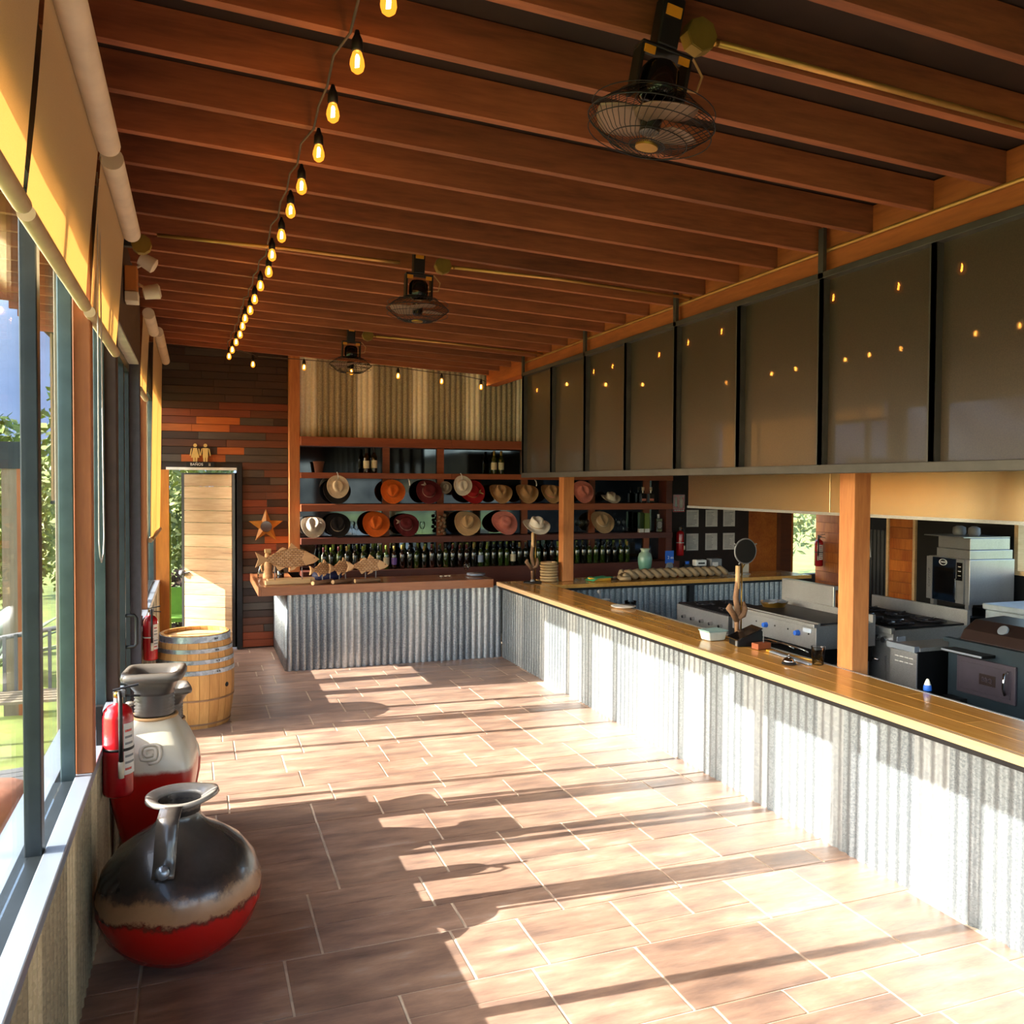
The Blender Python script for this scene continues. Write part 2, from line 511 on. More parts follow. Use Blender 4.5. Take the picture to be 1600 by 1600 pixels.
def thing(name, label, cat, loc=(0,0,0), rz=0, group=None, kind=None):
    o = bpy.data.objects.new(name, None)
    o.empty_display_size = 0.1
    COL.objects.link(o)
    o.location = loc; o.rotation_euler = (0, 0, rz)
    return tag(o, label, cat, group, kind)

def struct(o, label=None):
    o['kind'] = 'structure'
    if label: o['label'] = label
    return o

def dup(root, loc=None, rz=None, label=None, group=None):
    c = root.copy(); COL.objects.link(c)
    if loc is not None: c.location = loc
    if rz is not None: c.rotation_euler = (c.rotation_euler[0], c.rotation_euler[1], rz)
    if label: c['label'] = label
    if group: c['group'] = group
    for ch in list(root.children):
        d = ch.copy(); COL.objects.link(d); d.parent = c
        for g in list(ch.children):
            e = g.copy(); COL.objects.link(e); e.parent = d
    return c

def text(body, size, mat, parent, name='lettering', depth=0.002, mtx=None):
    cu = bpy.data.curves.new(name, 'FONT')
    cu.body = body; cu.size = size; cu.extrude = depth; cu.align_x = 'CENTER'; cu.align_y = 'CENTER'
    cu.materials.append(MATS[mat])
    tmp = bpy.data.objects.new(name, cu)
    COL.objects.link(tmp)
    me = bpy.data.meshes.new_from_object(tmp.evaluated_get(bpy.context.evaluated_depsgraph_get()))
    bpy.data.objects.remove(tmp)
    o = bpy.data.objects.new(name, me)
    COL.objects.link(o)
    o.parent = parent
    if mtx is not None: o.matrix_local = mtx
    return o
FACE_Y = Matrix(((1,0,0,0),(0,0,-1,0),(0,1,0,0),(0,0,0,1)))      # text facing -Y
FACE_X = Matrix(((0,0,-1,0),(-1,0,0,0),(0,1,0,0),(0,0,0,1)))     # text facing -X

def corr(x0, x1, z0, z1, pitch=0.0677, amp=0.009, sharp=0):
    """corrugated sheet along +u from x0 to x1; returns MB in (u, depth, z) with depth around 0"""
    m = MB()
    n = max(8, int(round((x1 - x0) / pitch * 10)))
    if sharp:      # half-round ribs meeting in creases; sharp = direction the ribs bulge in
        return m.grid(lambda a, b: (x0 + (x1 - x0) * a, sharp * amp * (2 * abs(math.sin(PI * (x1 - x0) * a / pitch)) ** .8 - 1), z0 + (z1 - z0) * b), n, 1)
    fn = lambda a, b: (x0 + (x1 - x0) * a, amp * math.sin(2 * PI * (x0 + (x1 - x0) * a) / pitch), z0 + (z1 - z0) * b)
    return m.grid(fn, n, 1)
# ================================================================== STRUCTURE
XL, XB, XR, YB = -0.40, 3.20, 8.70, 10.40
def jz(x): return 3.362 - 0.044 * x       # underside of the joists

# ---- floor with stamped ashlar tiles
floor = struct(MB().box(-0.62, XR, -3.0, YB + 0.15, -0.12, 0.0).build('floor', 'grout'), 'brown slate tile floor with pale grout')
U = 0.0775
tile_meshes = {}
def tile_mesh(w, h):
    if (w, h) not in tile_meshes:
        gx, gy = 0.010, 0.006
        a, b = w * U / 2 - gx / 2, h * U / 2 - gy / 2
        o = MB().bbox(-a, a, -b, b, -0.004, 0.004, 0.002).build('tile', 'tile')
        tile_meshes[(w, h)] = o.data
        bpy.data.objects.remove(o)
    return tile_meshes[(w, h)]
trng = random.Random(21)
ntile = 0
def put_tile(i, j, w, h):
    global ntile
    cx_, cy_ = -0.45 + (i + w / 2) * U, 1.9 + (j + h / 2) * U
    if cx_ > 3.42 or cx_ < -.43 or (cy_ > 9.12 and cx_ > 1.15): return
    o = bpy.data.objects.new('tile', tile_mesh(w, h))
    COL.objects.link(o); o.parent = floor
    o.location = (cx_, cy_, -0.0005 + trng.uniform(-0.001, 0.001))
    o.rotation_euler = (trng.uniform(-.002, .002), trng.uniform(-.002, .002), trng.uniform(-.006, .006))
    ntile += 1
j = 0
while j < 109:
    h = trng.choices([2, 3, 4, 5, 6], [1, 2, 4, 4, 3])[0]
    i = -trng.randint(0, 4)
    while i < 48:
        w = trng.choices([3, 4, 5, 6, 7, 8, 9], [1, 2, 3, 4, 4, 3, 2])[0]
        if h >= 4 and trng.random() < .22:
            k = trng.choice([2, h - 2])
            put_tile(i, j, w, k); 
            if w >= 6 and trng.random() < .5: put_tile(i, j + k, w // 2, h - k); put_tile(i + w // 2, j + k, w - w // 2, h - k)
            else: put_tile(i, j + k, w, h - k)
        else: put_tile(i, j, w, h)
        i += w
    j += h
m = MB()                                     # tiles behind the camera, too far to be seen singly
for j in range(16):
    for i in range(12):
        m.bbox(-0.42 + i * .31 + .004, -0.42 + (i + 1) * .31 - .004, 1.9 - (j + 1) * .31 + .002, 1.9 - j * .31 - .002, -.001, 0.004, .002)
tag(m.build('tile_field', 'tile', floor), kind='stuff')
print('tiles', ntile)
struct(MB().box(XB + 0.2, XR, -3.0, 8.3, 0.0, 0.012).build('floor', 'kitchen_floor'), 'dark kitchen floor behind the bar')

# ---- ceiling: deck plus joists, ledger beam
ceil = struct(MB().hexa([(-1.55, -3, jz(-1.55) + .14), (XR + .3, -3, jz(XR) + .14), (XR + .3, YB + .9, jz(XR) + .14), (-1.55, YB + .9, jz(-1.55) + .14),
                  (-1.55, -3, jz(-1.55) + .26), (XR + .3, -3, jz(XR) + .26), (XR + .3, YB + .9, jz(XR) + .26), (-1.55, YB + .9, jz(-1.55) + .26)]).build('ceiling', 'deck_dark'),
              'dark timber roof deck over close brown joists')
jm = None
for k in range(-12, 21):
    y = 3.075 + 0.377 * (k - 3)
    if jm is None:
        x0, x1 = -1.5, XB + 0.01
        a, b, c, d = jz(x0), jz(x1), jz(x1) + .139, jz(x0) + .139
        jo = MB().hexa([(x0,-.02,a),(x1,-.02,b),(x1,.02,b),(x0,.02,a),(x0,-.02,d),(x1,-.02,c),(x1,.02,c),(x0,.02,d)]).build('joist', 'joist', ceil, bevel=0.003)
        jm = jo.data
    else:
        jo = bpy.data.objects.new('joist', jm); COL.objects.link(jo); jo.parent = ceil
    jo.location = (0, y, 0)
led = struct(MB().box(XB, XB + 0.14, -3.0, 9.55, 3.10, 3.362).build('trim_1', 'ledger', bevel=0.004), 'long brown ledger beam carrying the joist ends over the bar')
# kitchen ceiling joists hidden behind the panels are left out; a plain soffit closes the kitchen
struct(MB().box(XB + .14, XR, -3, 8.2, 3.05, 3.10).build('ceiling', 'deck_dark'), 'dark kitchen ceiling behind the smoked panels')

# ---- back wall with horizontal boards and a doorway
DX0, DX1, DZ = -0.30, 0.433, 2.09
wb = struct(MB().box(DX1, 8.25, YB + .02, YB + .14, 0, 3.75).box(8.25, XR + .2, YB + .02, YB + .14, 0, .62).box(8.25, XR + .2, YB + .02, YB + .14, 2.2, 3.75).box(-0.6, DX0, YB + .02, YB + .14, 0, 3.75).box(DX0, DX1, YB + .02, YB + .14, DZ, 3.75).build('wall_back', 'wall_dark'),
            'back wall of mixed dark and reddish boards')
prng = random.Random(5)
rowh = 0.0866
def board(parent, x0, x1, z0, z1, y, mat, name='plank'):
    t = prng.uniform(0.014, 0.02)
    o = MB().bbox(-(x1-x0)/2, (x1-x0)/2, -(z1-z0)/2, (z1-z0)/2, 0, t, .0025).build(name, mat, parent)
    o.matrix_local = Matrix.Translation(((x0+x1)/2, y, (z0+z1)/2)) @ FACE_Y
    return o
r = 0
z = 0.02
while z < 3.62:
    segs = [(-0.42, 1.02)]
    if z < DZ + .03: segs = [(DX1 + .06, 1.02)]
    for s0, s1 in segs:
        x = s0
        while x < s1 - 0.01:
            L = prng.uniform(0.22, 0.75)
            e = min(s1, x + L)
            if s1 - e < 0.12: e = s1
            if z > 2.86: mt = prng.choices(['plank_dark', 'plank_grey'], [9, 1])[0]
            elif z > 2.1:
                mt = prng.choices(['plank_dark', 'plank_brown', 'plank_red', 'plank_orange', 'plank_grey'], [3, 4, 2, 2 if x < .5 else .2, 1.5])[0]
            else: mt = prng.choices(['plank_dark', 'plank_brown', 'plank_red', 'plank_orange', 'plank_grey'], [3, 4, 4, .4, 2])[0]
            board(wb, x + .001, e - .001, z, min(z + rowh - .004, 3.62), YB + .02, mt)
            x = e
    z += rowh
    r += 1
# steel door frame of the back doorway
door2 = struct(thing('door_2', 'pale plank door standing ajar in a dark steel frame', None), None)
door2['kind'] = 'structure'
MB().box(DX1, DX1 + .055, YB - .02, YB + .14, 0, DZ + .05).build('frame_jamb', 'steel_dark', door2)
MB().box(DX0 - .03, DX1 + .055, YB - .005, YB + .14, DZ, DZ + .03).build('frame_head', 'white', door2)
MB().box(DX0 - .14, DX0, YB - .03, YB + .14, 0, DZ).build('frame_jamb', 'jamb_orange', door2)
MB().box(DX0, DX0 + .016, YB + .02, YB + .10, 0, 1.6).build('edge_strip', 'green_door', door2)
leaf = thing('leaf', None, None); leaf.parent = door2
leaf.location = (DX1 - .01, YB + .05, 0); leaf.rotation_euler = (0, 0, math.radians(-33))
MB().box(-.70, -.665, -.02, .02, .02, DZ - .03).box(-.035, 0, -.02, .02, .02, DZ - .03).box(-.665, -.035, -.02, .02, .02, .05).box(-.665, -.035, -.02, .02, DZ - .06, DZ - .03).build('leaf_frame', 'steel_dark', leaf)
for k in range(14):
    z0 = .05 + k * .1424
    MB().bbox(-.662, -.038, -(.069), .069, 0, .02, .003).build('plank', 'door_plank', leaf).matrix_local = Matrix.Translation((0, -.004, z0 + .071)) @ FACE_Y
MB().tube([(-.68, -.05, .88), (-.60, -.05, .88), (-.60, -.02, .88)], .008).lathe([(0.0, -.07), (.03, -.07), (.03, -.02), (0, -.02)], 12, (-.68, 0, .88), 'Y').build('lock', 'grey_mid', leaf, True)

# ---- wood post beside the shelves and corrugated upper wall
struct(MB().box(1.013, 1.131, YB - .16, YB + .02, 0.9, 3.5).build('trim_2', 'post_orange', bevel=.004), 'reddish post between the boarded wall and the bar shelves')
cu_ = struct(thing('wall_corrugated', 'corrugated metal sheets above the bar shelves', None), None)
xq = 1.131
while xq < 5.0:
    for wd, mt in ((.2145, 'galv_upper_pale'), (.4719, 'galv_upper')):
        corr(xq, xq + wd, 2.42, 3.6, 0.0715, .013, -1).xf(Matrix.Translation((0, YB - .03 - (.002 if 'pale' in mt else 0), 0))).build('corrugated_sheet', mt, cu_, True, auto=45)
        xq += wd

# ---- right kitchen wall with planks, dark alcoves and a window opening at the corner
wr = struct(MB().box(XR, XR + .12, 7.05, YB - .02, 0, 3.1).box(XR, XR + .12, -3, 5.2, 0, 3.1).box(XR, XR + .12, 5.2, 7.05, 2.4, 3.1).box(XR, XR + .12, 5.2, 7.05, 0, .95).build('wall_right', 'wall_black'), 'kitchen wall with orange planks and black panels')
def side_boards(y0, y1, rows, h=.145, z0=.1):
    for k in range(rows):
        o = MB().bbox(-(y1-y0)/2, (y1-y0)/2, -h/2+.001, h/2-.001, 0, .018, .003).build('plank', 'kitchen_plank', wr)
        o.matrix_local = Matrix.Translation((XR, (y0+y1)/2, z0 + h * (k + .5))) @ FACE_X
side_boards(9.36, 10.37, 14)
side_boards(8.53, 8.92, 14)
for y in (8.94, 8.49): MB().box(XR - .035, XR, y - .02, y + .02, 0, 2.2).build('trim_strip', 'block_wood', wr)
corr(8.96, 9.34, 0, 1.35, .07, .01).xf(Matrix(((0,-1,0,XR-.03),(1,0,0,0),(0,0,1,0),(0,0,0,1)))).build('corrugated_sheet', 'black_metal', wr, True)
w6 = struct(thing('window_6', 'wood framed kitchen window at the right edge', None), None)
MB().box(XR-.04, XR+.1, 5.2, 5.25, .95, 2.4).box(XR-.04, XR+.1, 7.0, 7.05, .95, 2.4).box(XR-.04, XR+.1, 5.25, 7.0, .95, 1.0).box(XR-.04, XR+.1, 5.25, 7.0, 2.35, 2.4).build('frame', 'block_wood', w6)
MB().box(XR+.04, XR+.045, 5.25, 7.0, 1.0, 2.35).build('pane', 'window_glass', w6)
# back wall right part: dark board with posts, orange panel, corner opening
kb = struct(MB().box(6.09, 7.487, YB - .03, YB + .02, 0, 3.05).build('wall_back_panel', 'wall_dark'), 'dark brown wall panel with pinned papers')
struct(MB().box(7.487, 7.98, YB - .03, YB + .02, 0, 3.05).build('wall_back_panel', 'kitchen_plank'), 'orange wood panel beside the corner opening')
struct(MB().box(7.98, 8.17, YB - .12, YB + .02, 0, 3.05).build('trim_3', 'plank_brown'), 'dark brown post left of the corner opening')
struct(MB().box(8.17, 8.25, YB - .06, YB + .02, 0, 3.05).build('trim_4', 'jamb_orange'), 'narrow orange jamb of the corner opening')

struct(MB().box(-.62, XB + .3, -3.12, -3.0, 0, .9).box(-.62, XB + .3, -3.12, -3.0, 2.5, 3.7).box(-.62, -.3, -3.12, -3.0, .9, 2.5).box(1.3, 1.5, -3.12, -3.0, .9, 2.5).box(3.0, XB + .3, -3.12, -3.0, .9, 2.5).build('wall_front_added', 'plank_brown'), 'boarded wall added behind the viewer to shape the light')  # unseen end wall added to darken the joist faces; openings shaped for fill light
# ---- left wall: wainscot, sill, windows, glass door, steel column, header
GX = -0.50                                   # glass plane
wl = struct(MB().box(-.56, -.43, -3, 5.34, 0, .74).box(-.56, -.43, 7.05, YB, 0, .80).box(-.58, -.46, -3, YB, 2.90, 3.50).build('wall_left', 'header_brown'), 'low left wall under the windows')
TX = Matrix(((0,-1,0,-.416),(1,0,0,0),(0,0,1,0),(0,0,0,1)))
for a0, b0, zt in ((-3, 5.34, .75), (7.05, YB - .02, .8)):
    q = a0
    while q < b0 - .01:
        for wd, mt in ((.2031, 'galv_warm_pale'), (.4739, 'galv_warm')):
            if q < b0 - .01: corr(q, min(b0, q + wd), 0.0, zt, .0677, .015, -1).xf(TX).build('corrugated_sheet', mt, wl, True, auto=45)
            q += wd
# sill: aluminium ledge, black track, outer ledge
sl = struct(thing('sill', 'bright aluminium window sill with a black track', None), None)
for a, b, z in ((-3, 5.34, .75), (7.05, YB - .03, .815)):
    MB().box(-.46, -.397, a, b, z - .012, z + .03).build('sill_ledge', 'sill_alu', sl, bevel=.004)
    MB().box(-.53, -.46, a, b, z - .012, z + .012).build('track', 'track_black', sl)
    MB().box(-.62, -.53, a, b, z - .02, z + .022).build('outer_ledge', 'sill_alu', sl)
SZ = .75
def window(name, y0, y1, z0, z1, label, mull=()):
    w = struct(thing(name, label, None), None)
    t = .05
    MB().box(GX - .01, GX + .043, y0, y0 + t, z0, z1).build('frame_stile', 'frame_green', w, bevel=.004)
    MB().box(GX - .01, GX + .043, y1 - .02, y1, z0, z1).build('frame_stile', 'frame_green', w, bevel=.004)
    MB().box(GX - .03, GX + .04, y0 + t, y1 - t, z1 - t, z1).build('frame_rail', 'frame_dark', w)
    MB().box(GX - .03, GX + .04, y0 + t, y1 - t, z0, z0 + .025).build('frame_rail', 'frame_dark', w)
    ys = [y0 + t] + list(mull) + [y1 - t]
    for ym in mull:
        MB().box(GX - .012, GX + .038, ym - .028, ym + .028, z0, z1).build('mullion', 'frame_dark', w, bevel=.004)
    for a, b in zip(ys[:-1], ys[1:]):
        MB().box(GX - .003, GX + .003, a, b, z0 + .03, z1 - .04).build('pane', 'window_glass', w)
    return w
window('window_1', -2.9, 1.55, SZ, 2.9, 'first tall window bay behind the viewer', (-1.4, 0.1))
window('window_2', 1.65, 3.755, SZ, 2.9, 'tall near window with a dark sliding frame', (3.02,))
window('window_3', 3.86, 4.98, SZ, 2.9, 'narrow window behind the fire extinguisher', (4.45,))
window('window_4', 7.07, 8.0, .83, 2.9, 'window beyond the steel column', (7.42,))
window('window_5', 8.08, YB - .05, .83, 2.9, 'last window under the long glowing blind', (9.2,))
def post(n, y0, y1, x0, x1, z0, z1, mt, label):
    return struct(MB().box(x0, x1, y0, y1, z0, z1).build(n, mt, bevel=.004), label)
post('trim_5', 1.55, 1.65, -.5, -.40, 0.78, 3.4, 'window_post', 'brown window post near the viewer')
post('trim_6', 3.765, 3.855, -.46, -.395, .78, 3.4, 'window_post', 'orange brown window post above the sill')
post('trim_7', 4.98, 5.10, -.56, -.40, 0, 3.0, 'header_brown', 'dark door post')
post('trim_8', 6.95, 7.05, -.58, -.40, 0, 2.84, 'column_grey', 'smooth grey steel column beside the glass door')
post('trim_9', 8.0, 8.08, -.52, -.41, .83, 3.4, 'window_post', 'brown window post past the column')
hd = struct(MB().box(-.56, -.40, 4.9, 7.05, 2.84, 3.40).build('trim_10', 'header_brown'), 'dark brown door header beam')
struct(MB().box(-.56, -.405, 5.1, 6.95, 2.825, 2.84).build('trim_11', 'soffit'), 'pale underside of the door header')
d1 = struct(thing('door_1', 'glass door with a black pull handle', None), None)
for y in (5.12, 5.44, 6.44, 6.9):
    MB().box(GX - .03, GX + .03, y, y + .05, 0, 2.83).build('stile', 'frame_green' if y < 6 else 'frame_dark', d1, bevel=.004)
for a, b in ((5.17, 5.44), (5.49, 6.44), (6.49, 6.9)):
    MB().box(GX - .03, GX + .03, a, b, 0.02, .09).build('rail', 'frame_dark', d1)
    MB().box(GX - .03, GX + .03, a, b, 2.76, 2.82).build('rail', 'frame_dark', d1)
    MB().box(GX - .003, GX + .003, a, b, .09, 2.76).build('pane', 'window_glass', d1)
MB().tube([(GX + .02, 6.46, .80), (GX + .085, 6.46, .80), (GX + .10, 6.46, .82), (GX + .10, 6.46, 1.0), (GX + .085, 6.46, 1.02), (GX + .02, 6.46, 1.02)], .012).build('handle', 'black', d1, True)

# ================================================================== BAR
BZ = .87
bar = thing('bar_counter', 'long kitchen bar clad in pale corrugated metal with a golden plank top', 'bar')
q = -2.5
while q < 8.99:
    for wd, mt in ((.0677 * 3, 'galv_bar_pale'), (.0677 * 7, 'galv_bar')):
        if q < 8.99: corr(q, min(9.0, q + wd), 0.0, .80, .0677, .0065).xf(Matrix(((0,-1,0,XB + .012),(1,0,0,0),(0,0,1,0),(0,0,0,1)))).build('corrugated_sheet', mt, bar, True)
        q += wd
MB().box(XB + .04, XB + .10, -2.5, 9.0, 0.0, .80).build('inner_wall', 'wall_dark', bar)
MB().box(3.11, 3.56, -2.5, 8.84, .80, .83).build('top_frame', 'steel_dark', bar)
bxs = [(3.125, 3.27), (3.272, 3.415), (3.417, 3.56)]
for i, (a, b) in enumerate(bxs):
    cuts = [-2.5, 0.4 + .7 * i, 2.4 + .5 * i, 4.6 + .35 * i, 6.9 - .4 * i, 8.84]
    for c, d in zip(cuts[:-1], cuts[1:]):
        MB().bbox(a, b, c + .0008, d - .0008, .83, BZ, .002).build('top_plank', 'bar_top', bar)
for c, d in ((-2.5, 1.9), (1.902, 5.0), (5.002, 8.84)):
    MB().box(3.09, 3.1235, c, d, .83, BZ).build('edge_strip', 'bar_edge', bar)
MB().box(3.562, 3.58, -2.5, 6.6, .845, .872).build('inner_strip', 'stainless', bar)
# back counter in front of the shelves
bk = thing('back_counter', 'dark wood back counter on upright corrugated metal', 'counter')
q = .85
while q < 3.2:
    for wd, mt in ((.0715, 'galv_pale'), (.0715 * 7, 'galv'), (.0715 * 2, 'galv_pale')):
        if q < 3.2: corr(q, min(3.21, q + wd), 0.0, .81, .0715, .012, -1).xf(Matrix.Translation((0, 9.0, 0))).build('corrugated_sheet', mt, bk, True, auto=45)
        q += wd
corr(8.99, 10.39, 0.0, .81, .0715, .010).xf(Matrix(((0,-1,0,.85),(1,0,0,0),(0,0,1,0),(0,0,0,1)))).build('corrugated_sheet', 'galv', bk, True, solid=.0012)
MB().box(.87, 3.2, 9.03, 9.09, 0, .81).build('inner_wall', 'wall_dark', bk)
for i, (a, b) in enumerate([(8.96, 9.15), (9.153, 9.34), (9.343, 9.55)]):
    for c, d in ((.60, 1.5 + .3 * i), (1.502 + .3 * i, 3.085)):
        MB().bbox(c, d, a, b, .81, .89, .003).build('top_plank', 'counter_top', bk)
MB().box(.60, 3.085, 8.925, 8.958, .80, .89).build('edge_strip', 'counter_top', bk)
for i, (a, b) in enumerate([(.60, .80), (.803, 1.0)]):
    o = MB().bbox(a, b, 9.553, 10.38, .81, .885, .003).build('top_plank', 'counter_top', bk)
MB().box(.575, .598, 8.93, 10.38, .80, .89).build('edge_strip', 'counter_top', bk)
# kitchen side counter along the back of the kitchen
kc = thing('kitchen_counter', 'golden kitchen counter behind the bar on blue-grey corrugated metal', 'counter')
for a, b in ((3.58, 5.2), (5.202, 6.95)):
    for c, d in ((8.36, 8.66), (8.662, 8.95)):
        MB().bbox(a, b, c, d, .83, BZ, .003).build('top_plank', 'bar_top', kc)
corr(3.6, 6.89, 0, .80, .0715, .012, -1).xf(Matrix.Translation((0, 8.50, 0))).build('corrugated_sheet', 'galv', kc, True, auto=45)
MB().box(3.6, 6.9, 8.40, 8.94, .80, .83).build('top_frame', 'steel_dark', kc)
MB().box(5.30, 5.36, 8.44, 8.49, .02, .80).build('leg', 'steel_dark', kc)

# timber posts on the bar
def wood_post(x0, x1, y0, y1, z0, z1, label):
    o = MB().box(x0, x1, y0, y1, z0, z1).build('wood_post', 'post_orange', bevel=.005)
    return tag(o, label, 'post', 'posts at the bar')
wood_post(3.585, 3.705, 3.955, 4.08, 0, 2.06, 'near square wooden post rising from the bar edge')
wood_post(3.80, 3.93, 8.64, 8.77, .871, 2.06, 'far square wooden post beside the stacked baskets')

# ================================================================== HANGING PANELS
hp = thing('hanging_screen', 'long row of smoked dark panels hung over the bar', 'screen')
ys = [8.24 - .7475 * k for k in range(15)]
for k, y in enumerate(ys):
    MB().box(XB - .045, XB + .005, y - .012, y + .012, 2.06, 3.06).box(XB - .045, XB - .035, y - .012, y + .022, 2.06, 3.06).build('upright', 'frame_panel', hp)
    if k % 2 == 0:
        MB().box(XB - .05, XB - .028, y - .02, y + .02, 3.06, 3.33).build('hanger', 'frame_panel', hp)
for a, b in zip(ys[1:], ys[:-1]):
    MB().box(XB + .005, XB + .011, a + .002, b - .002, 2.05, 3.07).build('panel', 'smoked_panel', hp)
MB().box(XB - .05, XB + .03, ys[-1], 8.255, 2.015, 2.062).build('bottom_rail', 'frame_panel', hp, bevel=.003)
MB().box(XB - .05, XB + .03, ys[-1], 8.255, 3.06, 3.095).build('top_rail', 'frame_panel', hp, bevel=.003)
# stainless extraction hood behind it
hood = thing('extractor_hood', 'brushed stainless extractor hood over the cooking line', 'hood')
for a, b in ((4.99, 6.89), (2.9, 4.985), (0.8, 2.895)):
    MB().box(4.30, 4.312, a, b, 1.75, 2.5).build('front_panel', 'stainless_warm', hood, bevel=.003)
MB().box(4.312, 5.7, .8, 6.89, 2.46, 2.5).box(4.312, 5.7, 6.876, 6.89, 1.75, 2.46).box(5.68, 5.7, .8, 6.876, 1.75, 2.46).build('canopy', 'stainless', hood)
MB().box(4.29, 4.33, .8, 6.89, 1.735, 1.755).build('lower_lip', 'stainless', hood)
# ================================================================== BLINDS
def blind(y0, y1, zt, zb, xt, xb, label, wav=.0, chain=None, bot=.022):
    t = thing('roller_blind', label, 'blind', group='roller blinds on the left windows')
    ph = random.uniform(0, 6)
    def fn(a, b):
        y = y0 + (y1 - y0) * a
        x = xt + (xb - xt) * b + wav * b * math.sin(a * 9 + ph + b * 3)
        return (x, y, zt + (zb - zt) * b)
    MB().grid(fn, 24, 20).build('fabric', 'blind', t, True)
    MB().cyl((xt + .035, y0 + .02, zt), (xt + .035, y1 - .02, zt), .044, 20).build('top_roller', 'cream', t, True, auto=40)
    MB().cyl((xb, y0 - .005, zb), (xb, y1 + .005, zb), bot, 14).build('bottom_bar', 'blind_bar', t, True, auto=40)
    if chain:
        yc, zl = chain
        MB().tube([(xb + .025, yc, zt - .05), (xb + .022, yc, zl + .1), (xb + .022, yc + .03, zl + .03), (xb + .022, yc + .09, zl), (xb + .022, yc + .17, zl + .03), (xb + .022, yc + .2, zl + .1), (xb + .025, yc + .08, zt - .05)], .0028, 6).build('pull_chain', 'paper', t, True)
    return t
plain('blind_bar', '#b49a74', 0.6)
blind(1.05, 2.36, 3.21, 2.62, -.345, -.395, 'tan roller blind at the left edge, nearest the viewer')
blind(2.42, 3.60, 3.22, 2.615, -.345, -.395, 'wide tan roller blind hanging beside the near window', .006)
blind(3.70, 4.82, 3.22, 2.61, -.345, -.39, 'tan roller blind with a beaded pull chain above the extinguisher', .004, (3.75, 1.62))
blind(7.10, 7.98, 3.24, 2.66, -.38, -.41, 'short tan roller blind beyond the door header')
blind(8.06, 10.0, 3.26, 1.44, -.35, -.385, 'long glowing roller blind beside the back door', .006)

# ================================================================== CEILING FANS
def make_fan():
    t = thing('caged_fan', 'x', 'fan', group='caged fans under the joists')
    # origin: centre of the cage
    R = .19
    cg = MB()
    for zz, rr in ((0, R), (.035, R * .97), (-.035, R * .97), (-.062, R * .62), (.062, R * .62), (-.07, R * .28), (.07, R * .3)):
        cg.tube([(rr * math.cos(2*PI*k/36), rr * math.sin(2*PI*k/36), zz) for k in range(36)], .0024 if zz == 0 else .0016, 5, closed=True)
    for k in range(44):
        a = 2 * PI * k / 44
        for sg in (-1, 1):
            pts = []
            for q in range(6):
                b = q / 5
                a2 = a + sg * .55 * b
                rr = R * (1 - b * .86)
                pts.append((rr * math.cos(a2), rr * math.sin(a2), sg * .07 * math.sin(min(1, b * 1.35) * PI / 2)))
            cg.tube(pts, .0011, 4, cap=False)
    cg.build('cage', 'iron', t, True)
    MB().lathe([(0, -.076), (.034, -.076), (.036, -.066), (0, -.066)], 20).build('cage_badge', 'brass', t, True, auto=40)
    for k in range(3):
        a0 = 2 * PI * k / 3 + .5
        def fn(u, w):
            rr = .03 + .135 * u
            wd = .05 + .06 * math.sin(u * PI * .8)
            ang = a0 + (w - .5) * (wd * 2 / max(rr, .06)) * .9
            return (rr * math.cos(ang), rr * math.sin(ang), .022 * (w - .5))
        MB().grid(fn, 8, 6).build('blade', 'fan_blade', t, True, solid=.002)
    MB().lathe([(0, -.03), (.03, -.03), (.034, .03), (0, .03)], 16).build('hub', 'black_gloss', t, True, auto=40)
    MB().lathe([(0, .06), (.04, .06), (.055, .075), (.06, .10), (.058, .15), (.045, .17), (0, .17)], 18).build('motor', 'black_gloss', t, True, auto=50)
    br = MB()
    br.box(-.085, -.072, -.03, .03, .06, .20).box(.072, .085, -.03, .03, .06, .20).box(-.085, .085, -.03, .03, .20, .212)
    br.build('bracket', 'black', t, bevel=.004)
    MB().box(-.04, .03, -.03, .03, .212, .36).build('mount', 'black', t, bevel=.006)
    for x in (-.06, .055): MB().box(x - .018, x + .018, -.034, -.030, .175, .197).build('warning_label', 'sticker', t)
    MB().box(-.03, .02, -.034, -.030, .30, .33).build('warning_label', 'sticker', t)
    MB().tube([(.05, -.02, .11), (.12, -.02, .12), (.13, -.02, .17), (.09, -.02, .21), (.05, -.02, .20)], .004, 6).build('cord', 'cord_tan', t, True)
    return t
plain('fan_blade', '#7d6250', 0.35, 0.2)
plain('sticker', '#d08a20', 0.5)
plain('cord_tan', '#b98f5c', 0.6)
fan = make_fan()
spots = [(1.275, 2.27, 3.03, 'nearest large black caged fan at the top of the view'), (1.265, 5.10, 3.01, 'middle black caged fan below a brass conduit'), (1.31, 7.79, 3.02, 'farthest small caged fan in front of the corrugated wall')]
